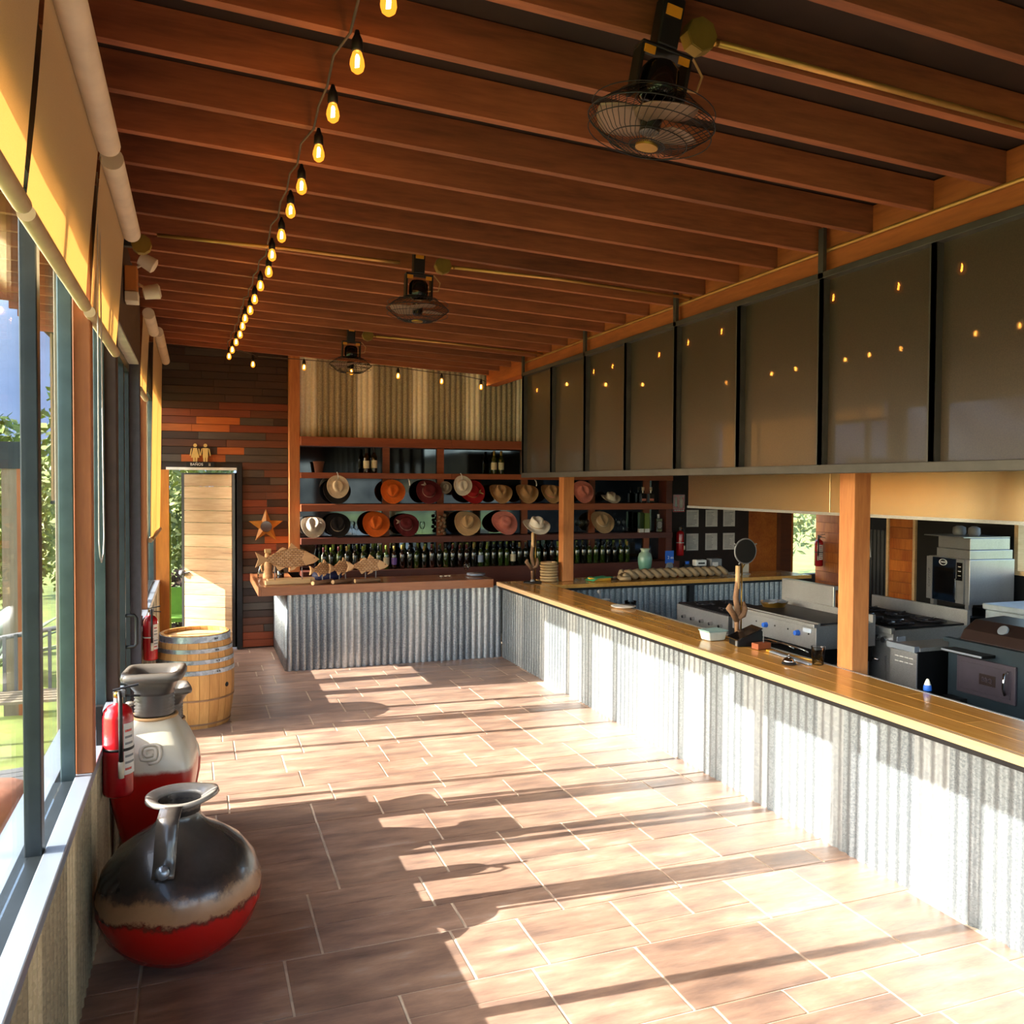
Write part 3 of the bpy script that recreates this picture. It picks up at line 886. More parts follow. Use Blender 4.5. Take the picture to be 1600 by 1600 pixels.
for i, (x, y, z, lb) in enumerate(spots):
    f = fan if i == 0 else dup(fan)
    f.location = (x, y, z); f['label'] = lb
    f.rotation_euler = (math.radians(4 if i == 0 else 0), math.radians(9 if i == 0 else 2), i * .7 * 0)
    jb = thing('junction_box', ['olive octagonal junction box beside the nearest fan', 'olive junction box above the middle fan', 'small olive junction box above the farthest fan'][i], 'electrical box', (x + .155, y + .0, z + .275), group='junction boxes by the fans')
    MB().lathe([(0, -.03), (.052, -.03), (.052, .012), (0, .012)], 8, (0, 0, 0), 'Y').build('box', 'box_olive', jb)
    MB().lathe([(0, -.034), (.05, -.034), (.05, -.03), (0, -.03)], 8, (0, 0, 0), 'Y').build('cover', 'box_olive', jb)
    MB().cyl((.05, 0, 0), (.075, 0, 0), .012, 10).build('connector', 'brass', jb, True)
    cy_ = y + .0
    c = MB().tube([(x + .23, cy_, z + .275), (2.2, cy_, jz(2.2) + .01), (3.19, cy_, jz(3.19) + .008)], .011, 8).build('conduit', 'conduit', None, True)
    tag(c, ['brass conduit running right from the nearest fan', 'brass conduit running right from the middle fan', 'thin brass conduit running right from the farthest fan'][i], 'pipe', 'brass conduits along the joists')
c = MB().tube([(-.2, 5.08, 3.30), (.5, 5.08, 3.295), (1.0, 5.08, 3.28), (1.15, 5.08, 3.278)], .011, 8).build('conduit', 'conduit', None, True)
tag(c, 'brass conduit running left from the middle fan to the wall', 'pipe', 'brass conduits along the joists')
c = MB().tube([(3.186, -2.5, 3.215), (3.186, 2.2, 3.212), (3.186, 4.5, 3.213), (3.186, 7.2, 3.21), (3.186, 8.3, 3.20)], .011, 8).build('conduit', 'conduit', None, True)
tag(c, 'long conduit along the ledger beam above the smoked panels', 'pipe', 'brass conduits along the joists')
jb = thing('junction_box', 'dark round junction box high on the left wall', 'electrical box', (-.27, 4.93, 3.20), group='junction boxes by the fans')
MB().lathe([(0, -.03), (.05, -.03), (.05, .02), (0, .02)], 10, (0, 0, 0), 'Y').build('box', 'box_olive', jb)
MB().box(-.125, 0, -.02, .02, -.015, .015).build('arm', 'black', jb)
plain('lamp_orange', '#b8743a', 0.4)
# twin spot lamp on the door header
em = thing('emergency_lamp', 'cream twin-head spot lamp high on the left wall', 'lamp', (-.40, 5.55, 3.18))
MB().box(0.005, .075, -.06, .06, -.11, .04).build('body', 'lamp_orange', em, bevel=.008)
MB().box(0.005, .08, -.065, .065, -.17, -.112).build('base', 'cream', em, bevel=.006)
for ax, ay, az, tilt in ((.13, -.03, .07, .5), (.15, .03, -.09, -.2)):
    o = MB().lathe([(.02, -.05), (.04, -.045), (.046, .04), (.03, .05), (0, .05)], 12).build('spot_head', 'cream', em, True, auto=50)
    o.location = (ax, ay, az); o.rotation_euler = (0, PI / 2 + tilt, 0)
    MB().cyl((.07, ay, az * .5), (ax, ay, az), .008, 6).build('arm', 'cream', em, True)

# ================================================================== STRING LIGHTS
_bm = {}
def bulb_parts():
    if not _bm:
        o = MB().lathe([(.010, 0), (.014, -.006), (.021, -.028), (.0225, -.042), (.018, -.058), (.008, -.066), (0, -.067)], 12).build('bulb', 'bulb_amber', None, True); _bm['bulb'] = o.data; bpy.data.objects.remove(o)
        o = MB().tube([(0, 0, -.012), (.004, 0, -.02), (.003, .003, -.045), (-.004, 0, -.05), (-.003, -.003, -.02), (0, 0, -.012)], .0035, 5).build('filament', 'filament', None, True); _bm['fil'] = o.data; bpy.data.objects.remove(o)
        o = MB().lathe([(0, .062), (.006, .06), (.010, .045), (.017, .03), (.018, .0), (.012, -.004), (0, -.004)], 10).build('socket', 'black', None, True); _bm['sock'] = o.data; bpy.data.objects.remove(o)
    return _bm
def string(label, cable, bulbs, drop=.06, sc=1.0):
    t = thing('string_light', label, 'string lights', group='festoon strings with amber bulbs')
    MB().tube(cable, .0045, 6).build('cable', 'cable_grey', t, True)
    b = bulb_parts()
    for (x, y, z) in bulbs:      # z = centre of the bulb
        for nm, key in (('socket', 'sock'), ('bulb', 'bulb')):
            o = bpy.data.objects.new(nm, b[key]); COL.objects.link(o); o.parent = t; o.location = (x, y, z + .035 * sc); o.scale = (sc,) * 3
            if nm == 'bulb':
                f = bpy.data.objects.new('filament', b['fil']); COL.objects.link(f); f.parent = o
    return t
plain('cable_grey', '#4a4038', 0.7)
P1 = [(.473,2.227),(.452,2.571),(.436,2.947),(.438,3.323),(.419,3.72),(.409,4.068),(.407,4.494),(.392,4.89),(.404,5.281),(.383,5.676),(.374,6.105),(.367,6.501),(.349,6.845),(.347,7.188),(.346,7.599),(.332,8.027),(.317,8.505),(.303,8.948)]
P1 = [(.50, 1.1), (.49, 1.48), (.48, 1.85)] + P1
cab = []
for k, (x, y) in enumerate(P1):
    cab.append((x - .015, y - .12, 3.335 if k % 2 else 3.33)); cab.append((x - .012, y + .05, 3.31))
cab += [(.30, 9.2, 3.33), (.55, 9.45, 3.31), (.60, 9.57, 3.31)]
string('long festoon string of amber bulbs running down the left of the ceiling', cab, [(x, y, 3.2) for x, y in P1 + [(.56, 9.46)]])
P2 = [(1.106,9.6,3.215),(1.624,9.6,3.19),(2.155,9.6,3.172),(2.669,9.6,3.135),(3.15,9.6,3.09)]
string('short festoon string crossing in front of the corrugated wall', [(.62, 9.6, 3.31), (1.10, 9.6, 3.30), (1.62, 9.6, 3.285), (2.15, 9.6, 3.27), (2.67, 9.6, 3.225), (2.9, 9.6, 3.215), (3.15, 9.6, 3.18), (3.3, 9.6, 3.12)], P2)
P3 = [(3.42,7.107,2.98),(3.42,6.728,2.98),(3.42,5.924,2.97),(3.42,5.502,3.0),(3.42,5.073,3.01),(3.42,3.965,3.02),(3.42,3.481,2.98),(3.42,3.091,2.985),(3.42,2.5,2.99),(3.42,8.5,2.95),(3.42,8.1,2.95)]
P3.sort(key=lambda p: p[1])
string('festoon string glowing through the smoked panels', [(3.42, y, z + .085) for x, y, z in P3], P3)
# ================================================================== SHELVES
sh = thing('bar_shelving', 'reddish wooden bar shelving backed with dark mirrors', 'shelf', (0, 0, 0))
SX0, SX1, SY = 1.131, 6.09, 10.14
for z1, z0, x1, mt in ((2.489, 2.385, 6.09, 'shelf_red'), (2.071, 2.004, 6.09, 'shelf_red'), (1.698, 1.615, 6.09, 'shelf_red'), (1.301, 1.228, 6.09, 'shelf_dark')):
    for a, b in ((SX0, 2.95), (2.952, 4.55), (4.552, x1)):
        MB().bbox(a, b, SY, YB - .035, z0, z1, .003).build('shelf_board', mt, sh)
MB().box(SX0, SX1, YB - .033, YB - .027, .9, 2.39).build('mirror_back', 'mirror', sh)
for x in (2.13, 2.82, 3.95, 4.92, 5.75):
    for z0, z1 in ((.93, 1.228), (1.301, 1.615), (1.698, 2.004), (2.071, 2.385)):
        MB().box(x, x + .085, YB - .07, YB - .035, z0, z1).build('stud', 'shelf_red', sh)
MB().box(6.0, 6.088, SY + .02, YB - .03, .3, 3.0).build('end_post', 'shelf_dark', sh)
MB().box(SX0, 6.09, 9.98, YB - .035, .86, .92).build('bottle_board', 'shelf_dark', sh)
MB().box(SX0, 6.09, 9.96, 9.979, .62, .925).build('apron', 'shelf_dark', sh)

# ================================================================== HATS
def hat(name_lbl, x, z, mat, band='black', r=.165, crown=.075, h=.10, tilt=50, roll=0, y=10.25, oval=1.12, curl=.03, yaw=0, pinch=True, bow=False, hang=None):
    """hat leaning on the mirror; its axis points to the room. z = centre height"""
    m = MB()
    n = 32
    prof = [(0.0, h * .86), (.35, h * .9), (.72, h), (.92, h * .92), (1.0, h * .7), (1.08, h * .25), (1.12, .008)]
    rings = [(crown * a, b) for a, b in prof] + [(crown * 1.3, .002), (crown * 1.3 + (r - crown * 1.3) * .5, 0.0), (r * .93, 0.004), (r, .006)]
    vs, fs = [], []
    for i, (rr, zz) in enumerate(rings):
        for k in range(n):
            t = 2 * PI * k / n
            ox = oval if i < 8 else 1 + (oval - 1) * .6
            X, Yq = rr * math.cos(t), rr * math.sin(t) * ox
            Z = zz
            if pinch and i < 4:
                Z -= h * .28 * math.exp(-(X / (crown * .33)) ** 2) * (1.0 if Yq < crown * .7 else .5)
            if pinch and i in (2, 3, 4):
                X *= 1 - .22 * max(0, -math.sin(t)) ** 2
            if i >= 8:
                Z += curl * (math.cos(t) ** 2) * ((rr - crown * 1.3) / (r - crown * 1.3)) ** 2 - curl * .35 * (math.sin(t) ** 2) * ((rr - crown * 1.3) / (r - crown * 1.3)) ** 2
            vs.append((X, Yq, Z))
    for i in range(len(rings) - 1):
        for k in range(n):
            j = (k + 1) % n
            fs.append((i*n+k, (i+1)*n+k, (i+1)*n+j, i*n+j))
    m._a(vs, fs)
    o = m.build('hat', mat, None, True, solid=.003)
    bd = MB().lathe([(crown * 1.085, h * .28), (crown * 1.105, h * .27), (crown * 1.125, .010), (crown * 1.10, .010)], 28, sy=oval, cap=False).build('hat_band', band, o, True)
    if bow:
        MB().tube([(crown * .75, -crown * .9, .02), (crown * 1.2, -crown * 1.5, .015), (crown * 1.0, -crown * 1.0, .02), (crown * 1.5, -crown * .75, .016), (crown * .8, -crown * .8, .02)], .007, 6).build('bow', band, o, True)
    o.rotation_euler = (math.radians(tilt), math.radians(yaw), math.radians(roll))
    o.rotation_mode = 'XYZ'
    rot = Matrix.Rotation(math.radians(yaw), 4, 'Z') @ Matrix.Rotation(math.radians(tilt), 4, 'X') @ Matrix.Rotation(math.radians(roll), 4, 'Z')
    if hang is None:
        top = 1.699 if z > 1.6 else 1.302
        gap = (2.002 if z > 1.6 else 1.613) - top
        zs = [(rot @ v.co).z for v in o.data.vertices]
        s_ = min(1.0, gap * .985 / (max(zs) - min(zs) + .004))
        rot = rot @ Matrix.Scale(s_, 4)
        z = top + .002 - min(zs) * s_
    o.matrix_world = Matrix.Translation((x, y, z)) @ rot
    return tag(o, name_lbl, 'hat', 'hats on the bar shelves')
for nme, c in (('felt_cream', '#cbb79a'), ('felt_black', '#141214'), ('felt_orange', '#d2600f'), ('felt_wine', '#5e1014'), ('felt_red', '#9c0c10'), ('felt_white', '#cfc3b0'), ('straw', '#a97f52'), ('straw_light', '#bd9a6c'), ('felt_pink', '#cf7a68'), ('felt_silver', '#bcb0a0'), ('felt_tan', '#a58660'), ('band_brown', '#5a3320'), ('felt_grey', '#8f8674'), ('band_pale', '#cdb9a4')):
    plain(nme, c, 0.85, 0, 0.1, 30)
hat('cream felt hat hung from a peg on the second shelf', 1.545, 1.905, 'felt_cream', 'felt_cream', .128, .06, .085, 82, 10, 10.08, 1.12, hang=1)
hat('black hat tucked under the hanging cream hat', 1.555, 1.80, 'felt_black', 'felt_black', .165, .075, .09, 58, 0, 10.22)
hat('bright orange felt hat on the upper hat shelf', 2.225, 1.835, 'felt_orange', 'band_brown', .165, .072, .10, 66, -12, 10.2)
hat('wine red hat with a pale bow on the upper hat shelf', 2.675, 1.825, 'felt_wine', 'band_pale', .165, .075, .085, 62, 160, 10.2, 1.05, pinch=False, bow=True)
hat('grey side-turned hat beside the hanging white hat', 2.915, 1.90, 'felt_grey', 'black', .075, .04, .06, 84, 0, 10.30, hang=1)
hat('white felt hat hung from a peg beside red hats', 3.07, 1.925, 'felt_white', 'band_brown', .118, .058, .08, 84, 8, 10.08, hang=1)
hat('bright red hat half hidden by the hanging white hat', 3.235, 1.82, 'felt_red', 'gold', .165, .075, .085, 60, 40, 10.21, 1.05, pinch=False, bow=True)
hat('brown straw hat, leftmost of three alike on the upper shelf', 3.60, 1.795, 'straw', 'felt_tan', .15, .07, .10, 48, 0, 10.18, curl=.05)
hat('brown straw hat, middle of three alike on the upper shelf', 3.955, 1.795, 'straw', 'felt_tan', .15, .07, .10, 48, 0, 10.18, curl=.05)
hat('brown straw hat with a pinkish crown left of the far post', 4.30, 1.795, 'straw', 'felt_pink', .15, .07, .10, 48, 0, 10.18, curl=.05)
hat('pink felt hat right of the far post', 4.76, 1.83, 'felt_pink', 'felt_pink', .155, .07, .10, 70, 20, 10.2)
hat('small white hat lying on the upper shelf at right', 5.18, 1.745, 'felt_white', 'cream', .13, .062, .085, 22, 0, 10.22)
hat('silvery felt hat at the left end of the lower hat shelf', 1.268, 1.425, 'felt_silver', 'felt_silver', .14, .072, .11, 55, 0, 10.16, curl=.05)
hat('black felt hat with a thin silver band', 1.565, 1.44, 'felt_black', 'band_pale', .15, .075, .10, 62, 0, 10.23)
hat('orange felt hat on the lower hat shelf', 2.02, 1.435, 'felt_orange', 'band_brown', .165, .072, .10, 60, -14, 10.2)
hat('wine red hat with a wide pale ribbon on the lower shelf', 2.39, 1.425, 'felt_wine', 'band_pale', .155, .072, .085, 58, 200, 10.2, 1.05, pinch=False, bow=True)
hat('wide straw hat with a dark cord on the lower shelf', 3.165, 1.415, 'straw_light', 'band_brown', .17, .07, .10, 56, -20, 10.18)
hat('salmon pink hat with a flat crown on the lower shelf', 3.66, 1.43, 'felt_pink', 'felt_pink', .165, .07, .09, 60, 40, 10.18, pinch=False)
hat('tan felt hat behind the far post on the lower shelf', 5.035, 1.41, 'felt_tan', 'cream', .165, .07, .10, 54, 0, 10.18)
for x, z, lb in ((1.545, 2.075, 'pale hat peg above the cream hat'), (2.40, 2.0, 'empty pale hat peg beside the orange hat'), (3.06, 2.075, 'pale hat peg above the white hat'), (4.05, 2.0, 'empty pale hat peg above the straw hats')):
    o = MB().tube([(x, 10.12, z), (x, 10.075, z - .02), (x + .006, 10.07, z - .06), (x + .008, 10.085, z - .075)], .006, 6).build('hat_peg', 'white', None, True)
    tag(o, lb, 'hook', 'hat pegs on the shelf edge')

# ================================================================== BOTTLES
for nme, c in (('glass_dark', '#10140d'), ('glass_green', '#2a3a14'), ('glass_brown', '#1b0e08')):
    plain(nme, c, 0.08, 0, 0.1, spec=0.7, coat=0.6)
for nme, c in (('cap_red', '#4a1014'), ('cap_black', '#121214'), ('cap_gold', '#8f7a3a'), ('cap_green', '#6a7a2a'), ('label_cream', '#c9bb98'), ('label_purple', '#6a4a90'), ('label_orange', '#b86a20'), ('label_blue', '#8795aa'), ('label_lime', '#b7c23a')):
    plain(nme, c, 0.5)
_bt = {}
def bottle_mesh(mat):
    if mat not in _bt:
        o = MB().lathe([(0, 0), (.034, 0), (.037, .006), (.037, .175), (.033, .195), (.018, .215), (.0145, .23), (.0145, .262)], 12, cap=True).build('bottle', mat, None, True, auto=60)
        _bt[mat] = o.data; bpy.data.objects.remove(o)
    return _bt[mat]
def small(key, mk, mat):
    if (key, mat) not in _bt:
        o = mk().build(key, mat, None, True); _bt[(key, mat)] = o.data; bpy.data.objects.remove(o)
    return _bt[(key, mat)]
CAPM = lambda: MB().lathe([(.0155, .235), (.0158, .29), (.0148, .293), (0, .293)], 10)
LABM = lambda: MB().lathe([(.0376, .055), (.0376, .145)], 14, cap=False)
def bottle(x, y, z, g, capm, labm, label, group, sc=1.0):
    o = bpy.data.objects.new('wine_bottle', bottle_mesh(g)); COL.objects.link(o)
    o.location = (x, y, z + .0015); o.scale = (sc,) * 3; o.rotation_euler = (0, 0, random.uniform(0, 6))
    c = bpy.data.objects.new('capsule', small('capsule', CAPM, capm)); COL.objects.link(c); c.parent = o
    if labm:
        l = bpy.data.objects.new('label', small('label', LABM, labm)); COL.objects.link(l); l.parent = o
    return tag(o, label, 'bottle', group)
brng = random.Random(3)
special = {5: ('label_orange', 'dark wine bottle with an orange label in the long row'), 8: ('label_cream', 'dark wine bottle with a cream label near the fish carvings'), 9: ('label_purple', 'dark wine bottle with a purple label in the long row'),
           21: ('label_blue', 'dark wine bottle with a large pale blue label in the long row'), 26: ('label_cream', 'dark wine bottle with a cream label near the middle of the row')}
k = 0
x = 1.38
while x < 5.38:
    g = brng.choices(['glass_dark', 'glass_green', 'glass_brown'], [5, 3, 1])[0]
    cp = brng.choices(['cap_black', 'cap_red', 'cap_gold', 'cap_green'], [4, 1, 2, 2])[0]
    if k in special: bottle(x, 10.06, .92, g, cp, special[k][0], special[k][1], 'wine bottles in the long row', brng.uniform(.93, 1.0))
    else: bottle(x, 10.06, .92, g, cp, None, '%s wine bottle with a %s capsule in the front of the long row' % ({'glass_dark': 'blackish', 'glass_green': 'dark green', 'glass_brown': 'dark brown'}[g], cp[4:]), 'wine bottles in the front row', brng.uniform(.9, 1.0))
    if brng.random() < .85:
        bottle(x + .042, 10.17, .92, 'glass_green', 'cap_green', None, 'green wine bottle in the second row behind the long row', 'wine bottles in the second row', brng.uniform(.96, 1.03))
    x += brng.uniform(.083, .098); k += 1
bottle(1.905, 10.2, 2.071, 'glass_brown', 'cap_black', 'label_cream', 'wine bottle with a cream label, left of the left pair on the top shelf', 'wine bottles on the top shelf')
bottle(2.0, 10.22, 2.0725, 'glass_dark', 'cap_black', 'label_cream', 'taller wine bottle, right of the left pair on the top shelf', 'wine bottles on the top shelf', 1.04)
bottle(3.525, 10.2, 2.071, 'glass_green', 'cap_gold', 'label_cream', 'green wine bottle, left of the right pair on the top shelf', 'wine bottles on the top shelf')
bottle(3.62, 10.2, 2.071, 'glass_green', 'cap_gold', 'label_cream', 'green wine bottle, right of the right pair on the top shelf', 'wine bottles on the top shelf')
# pots, glasses and boxes on the shelves
pot = thing('clay_pot', 'small dark clay pot at the left of the top shelf', 'pot', (1.345, 10.22, 2.0725))
MB().lathe([(0, .0), (.045, 0), (.062, .11), (.066, .115), (.066, .13), (.058, .13), (.055, .11), (0, .10)], 18).build('pot_body', 'band_brown', pot, True, auto=40)
def goblet(x, y, z, lb):
    o = MB().lathe([(0, 0), (.03, .001), (.03, .004), (.005, .008), (.004, .075), (.02, .09), (.034, .12), (.034, .15), (.028, .175), (.026, .175), (.032, .15), (.032, .121), (.018, .092), (0, .088)], 14).build('wine_glass', 'clear_glass', None, True)
    o.location = (x, y, z + .0015)
    return tag(o, lb, 'glass', 'glasses on the bar shelves')
for x, lb in ((1.79, 'wine glass between the black and orange hats'), (2.20, 'wine glass right of the lower orange hat'), (2.60, 'wine glass right of the wine red ribbon hat'), (4.83, 'wine glass just right of the far post'), (4.75, 'wine glass hidden half behind the far post'), (5.30, 'wine glass, left of the pair beside the tan hat'), (5.38, 'wine glass, right of the pair beside the tan hat')):
    goblet(x, 10.22, 1.301, lb)
jar = thing('pebble_jar', 'knobbly brown shell ornament on the lower hat shelf', 'ornament', (2.85, 10.22, 1.3025))
m = MB()
for q in range(14):
    a = q * 2.4; zz = .02 + q * .017
    m.lathe([(0, -.024), (.018, -.018), (.026, 0), (.018, .018), (0, .024)], 8, (.035 * math.cos(a), .03 * math.sin(a), zz + .01))
m.build('shells', 'log_wood', jar, True)
for x0, x1, h, mt, lb in ((5.60, 5.66, .27, 'glass_green', 'tall green gift box, left of two on the lower shelf'), (5.68, 5.75, .26, 'cap_green', 'tall grey-green gift box with a pale foot'), ):
    o = thing('gift_box', lb, 'box', ((x0 + x1) / 2, 10.2, 1.3025), group='gift boxes on the shelf')
    MB().box(-(x1-x0)/2, (x1-x0)/2, -.03, .03, .05, h).build('body', mt, o, bevel=.003)
    MB().box(-(x1-x0)/2, (x1-x0)/2, -.031, .031, 0, .05).build('foot', 'paper', o)
o = thing('liquor_bottle', 'square black label liquor bottle at the shelf end', 'bottle', (5.90, 10.2, 1.3025))
MB().box(-.045, .045, -.035, .035, 0, .19).build('body', 'glass_dark', o, bevel=.008)
MB().cyl((0, 0, .19), (0, 0, .245), .015).build('neck', 'white', o, True)
MB().box(-.04, .04, -.0365, -.0355, .04, .15).build('label', 'black', o)
for q, wd in enumerate((.05, .065, .06, .065, .055)): MB().box(-wd/2, wd/2, -.0375, -.0365, .055 + q * .019, .064 + q * .019).build('label_line', 'paper', o)
for x, lb in ((5.66, 'dark amber spirits bottle, left of the pair on the upper shelf'), (5.78, 'dark amber spirits bottle, right of the pair on the upper shelf')):
    o = thing('liquor_bottle', lb, 'bottle', (x, 10.2, 1.6995))
    MB().box(-.04, .04, -.03, .03, 0, .13).cyl((0, 0, .13), (0, 0, .19), .014).build('body', 'glass_brown', o, bevel=.006)
    MB().lathe([(.0145, .17), (.018, .17), (.018, .215), (0, .215)], 10).build('cap', 'band_pale', o, True)
    MB().box(-.03, .03, -.032, -.0305, .03, .06).build('label', 'felt_pink', o)
# ================================================================== BARREL
brl = thing('wine_barrel', 'oak wine barrel with grey metal hoops beside the back door', 'barrel', (-.02, 7.36, 0))
H, RB, RH = .74, .302, .262
def br_r(z): return RH + (RB - RH) * (1 - ((z - H / 2) / (H / 2)) ** 2)
NS = 26
srng = random.Random(9)
angs = [0]
for k in range(NS): angs.append(angs[-1] + srng.uniform(.75, 1.25))
angs = [a / angs[-1] * 2 * PI for a in angs]
for k in range(NS):
    a0, a1 = angs[k] + .004, angs[k+1] - .004
    m = MB(); vs = []; nz = 8
    for i in range(nz + 1):
        z = H * i / nz; R = br_r(z)
        for rr in (R, R - .022):
            for a in (a0, a1): vs.append((rr * math.cos(a), rr * math.sin(a), z + .001))
    fs = []
    for i in range(nz):
        b, t = 4 * i, 4 * i + 4
        fs += [(b, b+1, t+1, t), (b+2, t+2, t+3, b+3), (b, t, t+2, b+2), (b+1, b+3, t+3, t+1)]
    fs += [(0, 2, 3, 1), (4*nz, 4*nz+1, 4*nz+3, 4*nz+2)]
    m._a(vs, fs).build('stave', 'stave', brl, False)
def hoop(z0, z1, mt='zinc_hoop'):
    p = [(br_r(z0) + .0015, z0), (br_r((z0+z1)/2) + .004, z0 + .001), (br_r((z0+z1)/2) + .004, z1 - .001), (br_r(z1) + .0015, z1)]
    return MB().lathe(p, 40, cap=False).build('hoop', mt, brl, True, auto=30)
for z0, z1 in ((.685, .735), (.605, .638), (.52, .553), (.435, .472)):
    h = hoop(z0, z1)
    for a in (-1.0, -.93): MB().lathe([(0, .006), (.006, .004), (.008, 0)], 8, (0, 0, 0), 'X').build('rivet', 'iron', h).location = ((br_r(z0) + .003) * math.cos(a), (br_r(z0) + .003) * math.sin(a), (z0 + z1) / 2)
hoop(.225, .24, 'log_wood')
hoop(.03, .045, 'log_wood')
for k in range(6):
    y0 = -.24 + k * .08; y1 = y0 + .079
    hw = lambda y: math.sqrt(max(.0, .238 ** 2 - y * y))
    MB().prism([(-hw(y0), y0), (hw(y0), y0), (hw(y1), y1), (-hw(y1), y1)], 'Z', .695, .71).build('head_board', 'barrel_head', brl)
MB().lathe([(0, 0), (.018, 0), (.02, .012), (0, .013)], 14, (0, 0, 0), 'Y').build('bung_hole', 'black', brl, True).matrix_local = Matrix.Translation((.235, -.185, .33)) @ Matrix.Rotation(math.radians(-128 + 180), 4, 'Z') @ Matrix.Translation((0, -.006, 0))

# ================================================================== CERAMIC VASES
plain('glaze_rim', '#8e877e', 0.3, 0, 0.3, 10, coat=.3)
plain('glaze_handle', '#4a433e', 0.25, 0.1, 0.3, 12, coat=.4)
jug = thing('squat_jug', 'big round black and red glazed jug with a riveted strap handle', 'jug', (-.072, 3.735, 0), math.radians(-12))
prof = [(0, .004), (.08, .004), (.15, .02), (.225, .07), (.285, .14), (.319, .225), (.322, .30), (.298, .38), (.245, .45), (.17, .505), (.115, .535), (.085, .57), (.078, .60), (.086, .64)]
MB().lathe(prof, 48, cap=False).build('body', 'glaze_jug', jug, True)
def rimfn(u, w):
    a = 2 * PI * u
    spout = max(0, math.cos(a)) ** 3
    R = .088 + (.045 + .02 * spout) * w
    z = .64 + .018 * math.sin(w * PI / 2) + .018 * spout * w
    return (R * math.cos(a), R * math.sin(a), z)
MB().grid(rimfn, 40, 5).build('rim', 'glaze_rim', jug, True, solid=.018)
MB().lathe([(.082, .62), (.076, .56), (0, .50)], 24, cap=False).build('mouth', 'black', jug, True)
# strap handle facing the viewer: from rim down to the shoulder
hpts = [(0, -.09, .652), (0, -.14, .655), (0, -.195, .63), (0, -.225, .56), (0, -.245, .49), (0, -.275, .435)]
def strap(u, w):
    i = u * (len(hpts) - 1); k = min(int(i), len(hpts) - 2); f = i - k
    p = Vector(hpts[k]).lerp(Vector(hpts[k+1]), f)
    return (p.x + (w - .5) * .082, p.y, p.z)
MB().grid(strap, 20, 2).build('handle', 'glaze_handle', jug, True, solid=.014)
rv = MB().lathe([(.028, 0), (.025, .012), (.014, .022), (0, .025)], 16).build('rivet', 'zinc_hoop', jug, True)
rv.location = (0, -.276, .462); rv.rotation_euler = (math.radians(62), 0, 0)

def tall_vase(label, loc, rz, s=1.0, emblem=True):
    t = thing('tall_vase', label, 'vase', loc, rz, 'tall square vases by the window'); t.scale = (s, s, s)
    def sq(hw, z, rnd):      # rounded square ring
        pts = []
        for k in range(32):
            a = 2 * PI * k / 32
            c, d = math.cos(a), math.sin(a)
            e = 2.0 / rnd
            pts.append((hw * math.copysign(abs(c) ** e, c), hw * math.copysign(abs(d) ** e, d), z))
        return pts
    def loft(rings):
        m = MB(); vs = [p for r_ in rings for p in r_]; n = 32; fs = []
        for i in range(len(rings) - 1):
            for k in range(n):
                j = (k + 1) % n; fs.append((i*n+k, i*n+j, (i+1)*n+j, (i+1)*n+k))
        fs.append(tuple(range(n - 1, -1, -1)))
        return m._a(vs, fs)
    loft([sq(.095, .003, 4), sq(.11, .02, 5), sq(.135, .15, 6), (sq(.17, .32, 7)), sq(.192, .45, 7), sq(.196, .52, 7), sq(.185, .60, 6), sq(.15, .68, 5), sq(.115, .745, 4), sq(.098, .775, 3)]).build('body', 'glaze_tall', t, True)
    MB().tube([(.104 * math.cos(2*PI*k/24), .104 * math.sin(2*PI*k/24), .778) for k in range(24)], .008, 8, closed=True).build('collar', 'cord_tan', t, True)
    nr = []
    for k in range(7):
        z = .785 + k * .017
        nr += [sq(.080, z, 2.6), sq(.094, z + .0085, 2.6)]
    nr += [sq(.090, .905, 3), sq(.115, .95, 4), sq(.128, .965, 5), sq(.142, .972, 6), sq(.146, .99, 6), sq(.140, 1.01, 6), sq(.118, 1.012, 5), sq(.10, .99, 4), sq(.08, .93, 3), sq(.06, .85, 3)]
    loft(nr).build('neck', 'glaze_neck', t, True)
    if emblem:
        # raised squared spiral on the sloping front
        pts = []
        for q in range(44):
            u = q / 43; a = -PI / 2 + u * 4.4 * PI; rr = .062 * (1 - u * .82)
            c, d = math.cos(a), math.sin(a)
            f = .85 / max(abs(c), abs(d)) * .5 + .5
            x, zz = rr * c * f, rr * d * f * .85
            z = .635 + zz * .95
            pts.append((x, -(.185 - (z - .60) * .45 if z > .60 else .185 + (.60 - z) * .14) - .003, z))
        MB().tube(pts, .0085, 8).build('emblem', 'emblem_white', t, True)
        for sx in (-1,): MB().lathe([(0, -.012), (.02, -.008), (.024, 0), (.02, .008), (0, .012)], 12, (-.115, 0, .84)).build('knob', 'glaze_rim', t, True)
    return t
plain('emblem_white', '#cfc6b4', 0.4)
tall_vase('tall square red and cream vase with a raised spiral emblem', (-.205, 4.62, 0), math.radians(-6))
tall_vase('smaller dark-rimmed vase mostly hidden behind the tall red vase', (-.155, 5.12, 0), math.radians(8), .80, False)

